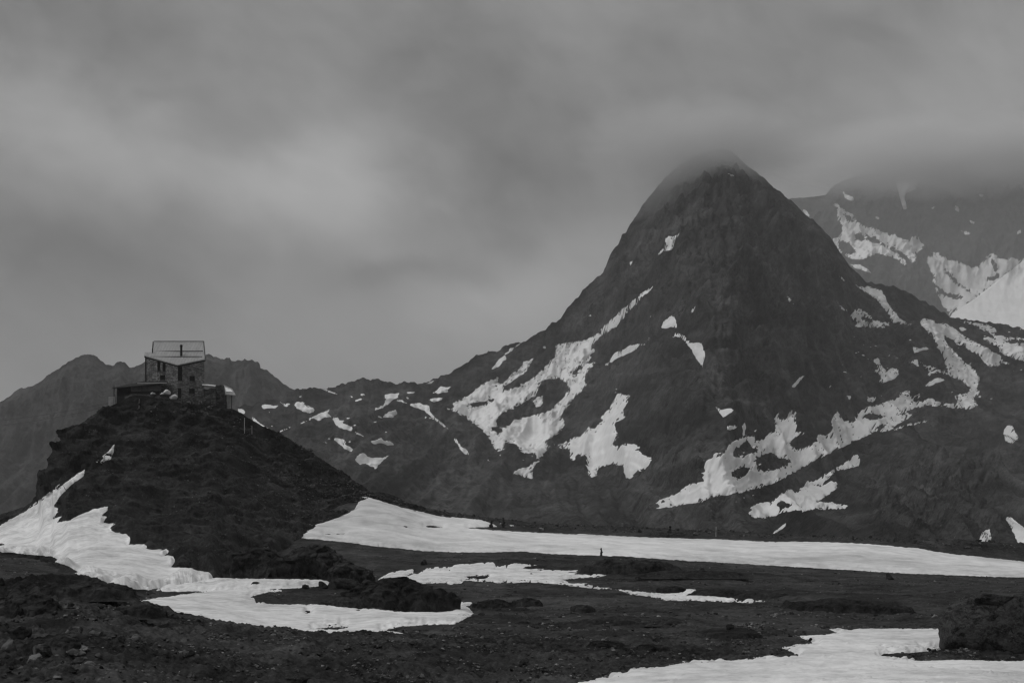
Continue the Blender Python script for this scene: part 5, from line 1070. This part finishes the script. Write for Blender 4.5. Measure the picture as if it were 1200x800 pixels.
so_ = wxyz(269, 479, 289); sht = thing('shelter', so_, 'small open shelter with a snowy pitched roof beside the ruined gable', 'shelter')
bm = bmesh.new(); slab(bm, [wxyz(262.5, 461.8, 287.6), wxyz(276.2, 462.6, 287.6), wxyz(272.0, 455.2, 291.8), wxyz(262.0, 450.6, 291.8)], .14); part('roof', bm, M_ROOF, sht, so_)
bm = bmesh.new(); slab(bm, [wxyz(264.8, 458.6, 288.8), wxyz(273.0, 459.0, 288.8), wxyz(270.0, 455.6, 290.6), wxyz(263.6, 453.2, 290.6)], .04); part('snow_cover', bm, M_SNOW, sht, so_)
for u in (265.0, 271.6):
    bm = bmesh.new(); box(bm, wxyz(u, 471.5, 287.8), (.14, .14, 3.3)); part('post', bm, M_DARK, sht, so_)
bm = bmesh.new(); box(bm, wxyz(267.8, 469.8, 290.5), (1.5, .1, 2.3)); part('back_panel', bm, M_PALE, sht, so_)
bm = rock_bm(77, (3.4, 2.0, .6), 3, 4, .8, .08); o = obj_bm('snow_drift', bm, M_SNOW, None, True); o.location = wxyz(248.5, 453.0, 291.5); o.rotation_euler = (0, .12, 0); o['kind'] = 'structure'; o['label'] = 'snow drift lying behind the dark wall right of the hut'
for (u, v0, v1, th, lab) in ((286, 489.6, 505, .10, 'thin pale pole standing on the right shoulder of the hut hill'), (295, 499, 506, .07, 'short pole lower down the right shoulder of the hut hill'), (839, 616.8, 627.5, .09, 'thin pale marker pole on the crest above the snow bank'), (162, 468, 476, .08, 'short pale pole on the terrace edge before the shed')):
    p = H.at(u, v1) if u < 500 else ground_hit(u, v1); bm = bmesh.new(); hh = (v1 - v0) * p.y / F
    bmesh.ops.create_cone(bm, cap_ends=True, segments=8, radius1=th, radius2=th * .7, depth=hh + .5, matrix=Matrix.Translation((0, 0, hh / 2 - .25)))
    o = obj_bm('pole', bm, M_PALE); o.location = p; o.rotation_euler = (0, random.uniform(-.03, .03), 0); tag(o, lab, 'pole')

# ---- supply ropeway cables dropping away to the left
def cable(a, b, sag, r, label):
    bm = bmesh.new(); n, m = 24, 5; rings = []
    for i in range(n + 1):
        t = i / n; c = a.lerp(b, t) - Vector((0, 0, sag * 4 * t * (1 - t)))
        rings.append([bm.verts.new(c + Vector((0, r * math.cos(q * 2 * math.pi / m), r * math.sin(q * 2 * math.pi / m)))) for q in range(m)])
    for i in range(n):
        for q in range(m): bm.faces.new((rings[i][q], rings[i][(q + 1) % m], rings[i + 1][(q + 1) % m], rings[i + 1][q]))
    return tag(obj_bm('cable', bm, M_METAL), label, 'cable')
cable(wxyz(133, 471.0, 288), wxyz(-90, 498, 420), 1.2, .05, 'upper of two thin ropeway cables dropping left from the shed')
cable(wxyz(133, 474.6, 288), wxyz(-90, 502, 420), 1.6, .05, 'lower of two thin ropeway cables dropping left from the shed')

# ------------------------------------------------------------------ air and cloud
def vol_mat(name, density, col=1.0, cloud=None):
    m = bpy.data.materials.new(name); m.use_nodes = True; t = NT(m.node_tree)
    pv = t.n('ShaderNodeVolumePrincipled'); pv.inputs['Color'].default_value = (col, col, col, 1)
    pv.inputs['Density'].default_value = density; pv.inputs['Anisotropy'].default_value = 0.0
    if cloud:
        tc = t.n('ShaderNodeTexCoord').outputs['Object']
        ln = t.n('ShaderNodeVectorMath', operation='LENGTH'); t.put(ln.inputs[0], tc); r = ln.outputs['Value']
        n = t.noise(t.vm('MULTIPLY', tc, cloud), 1.0, 5, .55)
        d = t.m('ADD', t.m('SUBTRACT', 1.0, r), t.m('MULTIPLY', t.m('SUBTRACT', n, .5), 1.0))
        d = t.rng(d, .0, 1.0, 0, density, smooth=True)
        d = t.m('MULTIPLY', d, t.rng(r, .8, 1.0, 1, 0))
        t.put(pv.inputs['Density'], d)
    o = t.n('ShaderNodeOutputMaterial'); t.t.links.new(pv.outputs[0], o.inputs['Volume'])
    return m
bm = bmesh.new(); bmesh.ops.create_cube(bm, size=1.0)
hz = obj_bm('haze', bm, vol_mat('haze', HAZE)); hz['kind'] = 'stuff'
hz.scale = (15000, 14600, 1900); hz.location = (0, 6900, 1900 / 2 - 260)
hz['label'] = 'thin grey haze between the viewer and the mountains'
for (u, v, Y, rx, ry, rz, dens, ns, lab) in CLOUDS:
    bm = bmesh.new(); bmesh.ops.create_icosphere(bm, subdivisions=3, radius=1.0)
    c = obj_bm('cloud', bm, vol_mat('cloud', dens, .90, ns)); c['kind'] = 'stuff'; c['label'] = lab
    c.location = ((u - 600) / F * Y, Y, (V0 - v) / F * Y); c.scale = (rx, ry, rz)
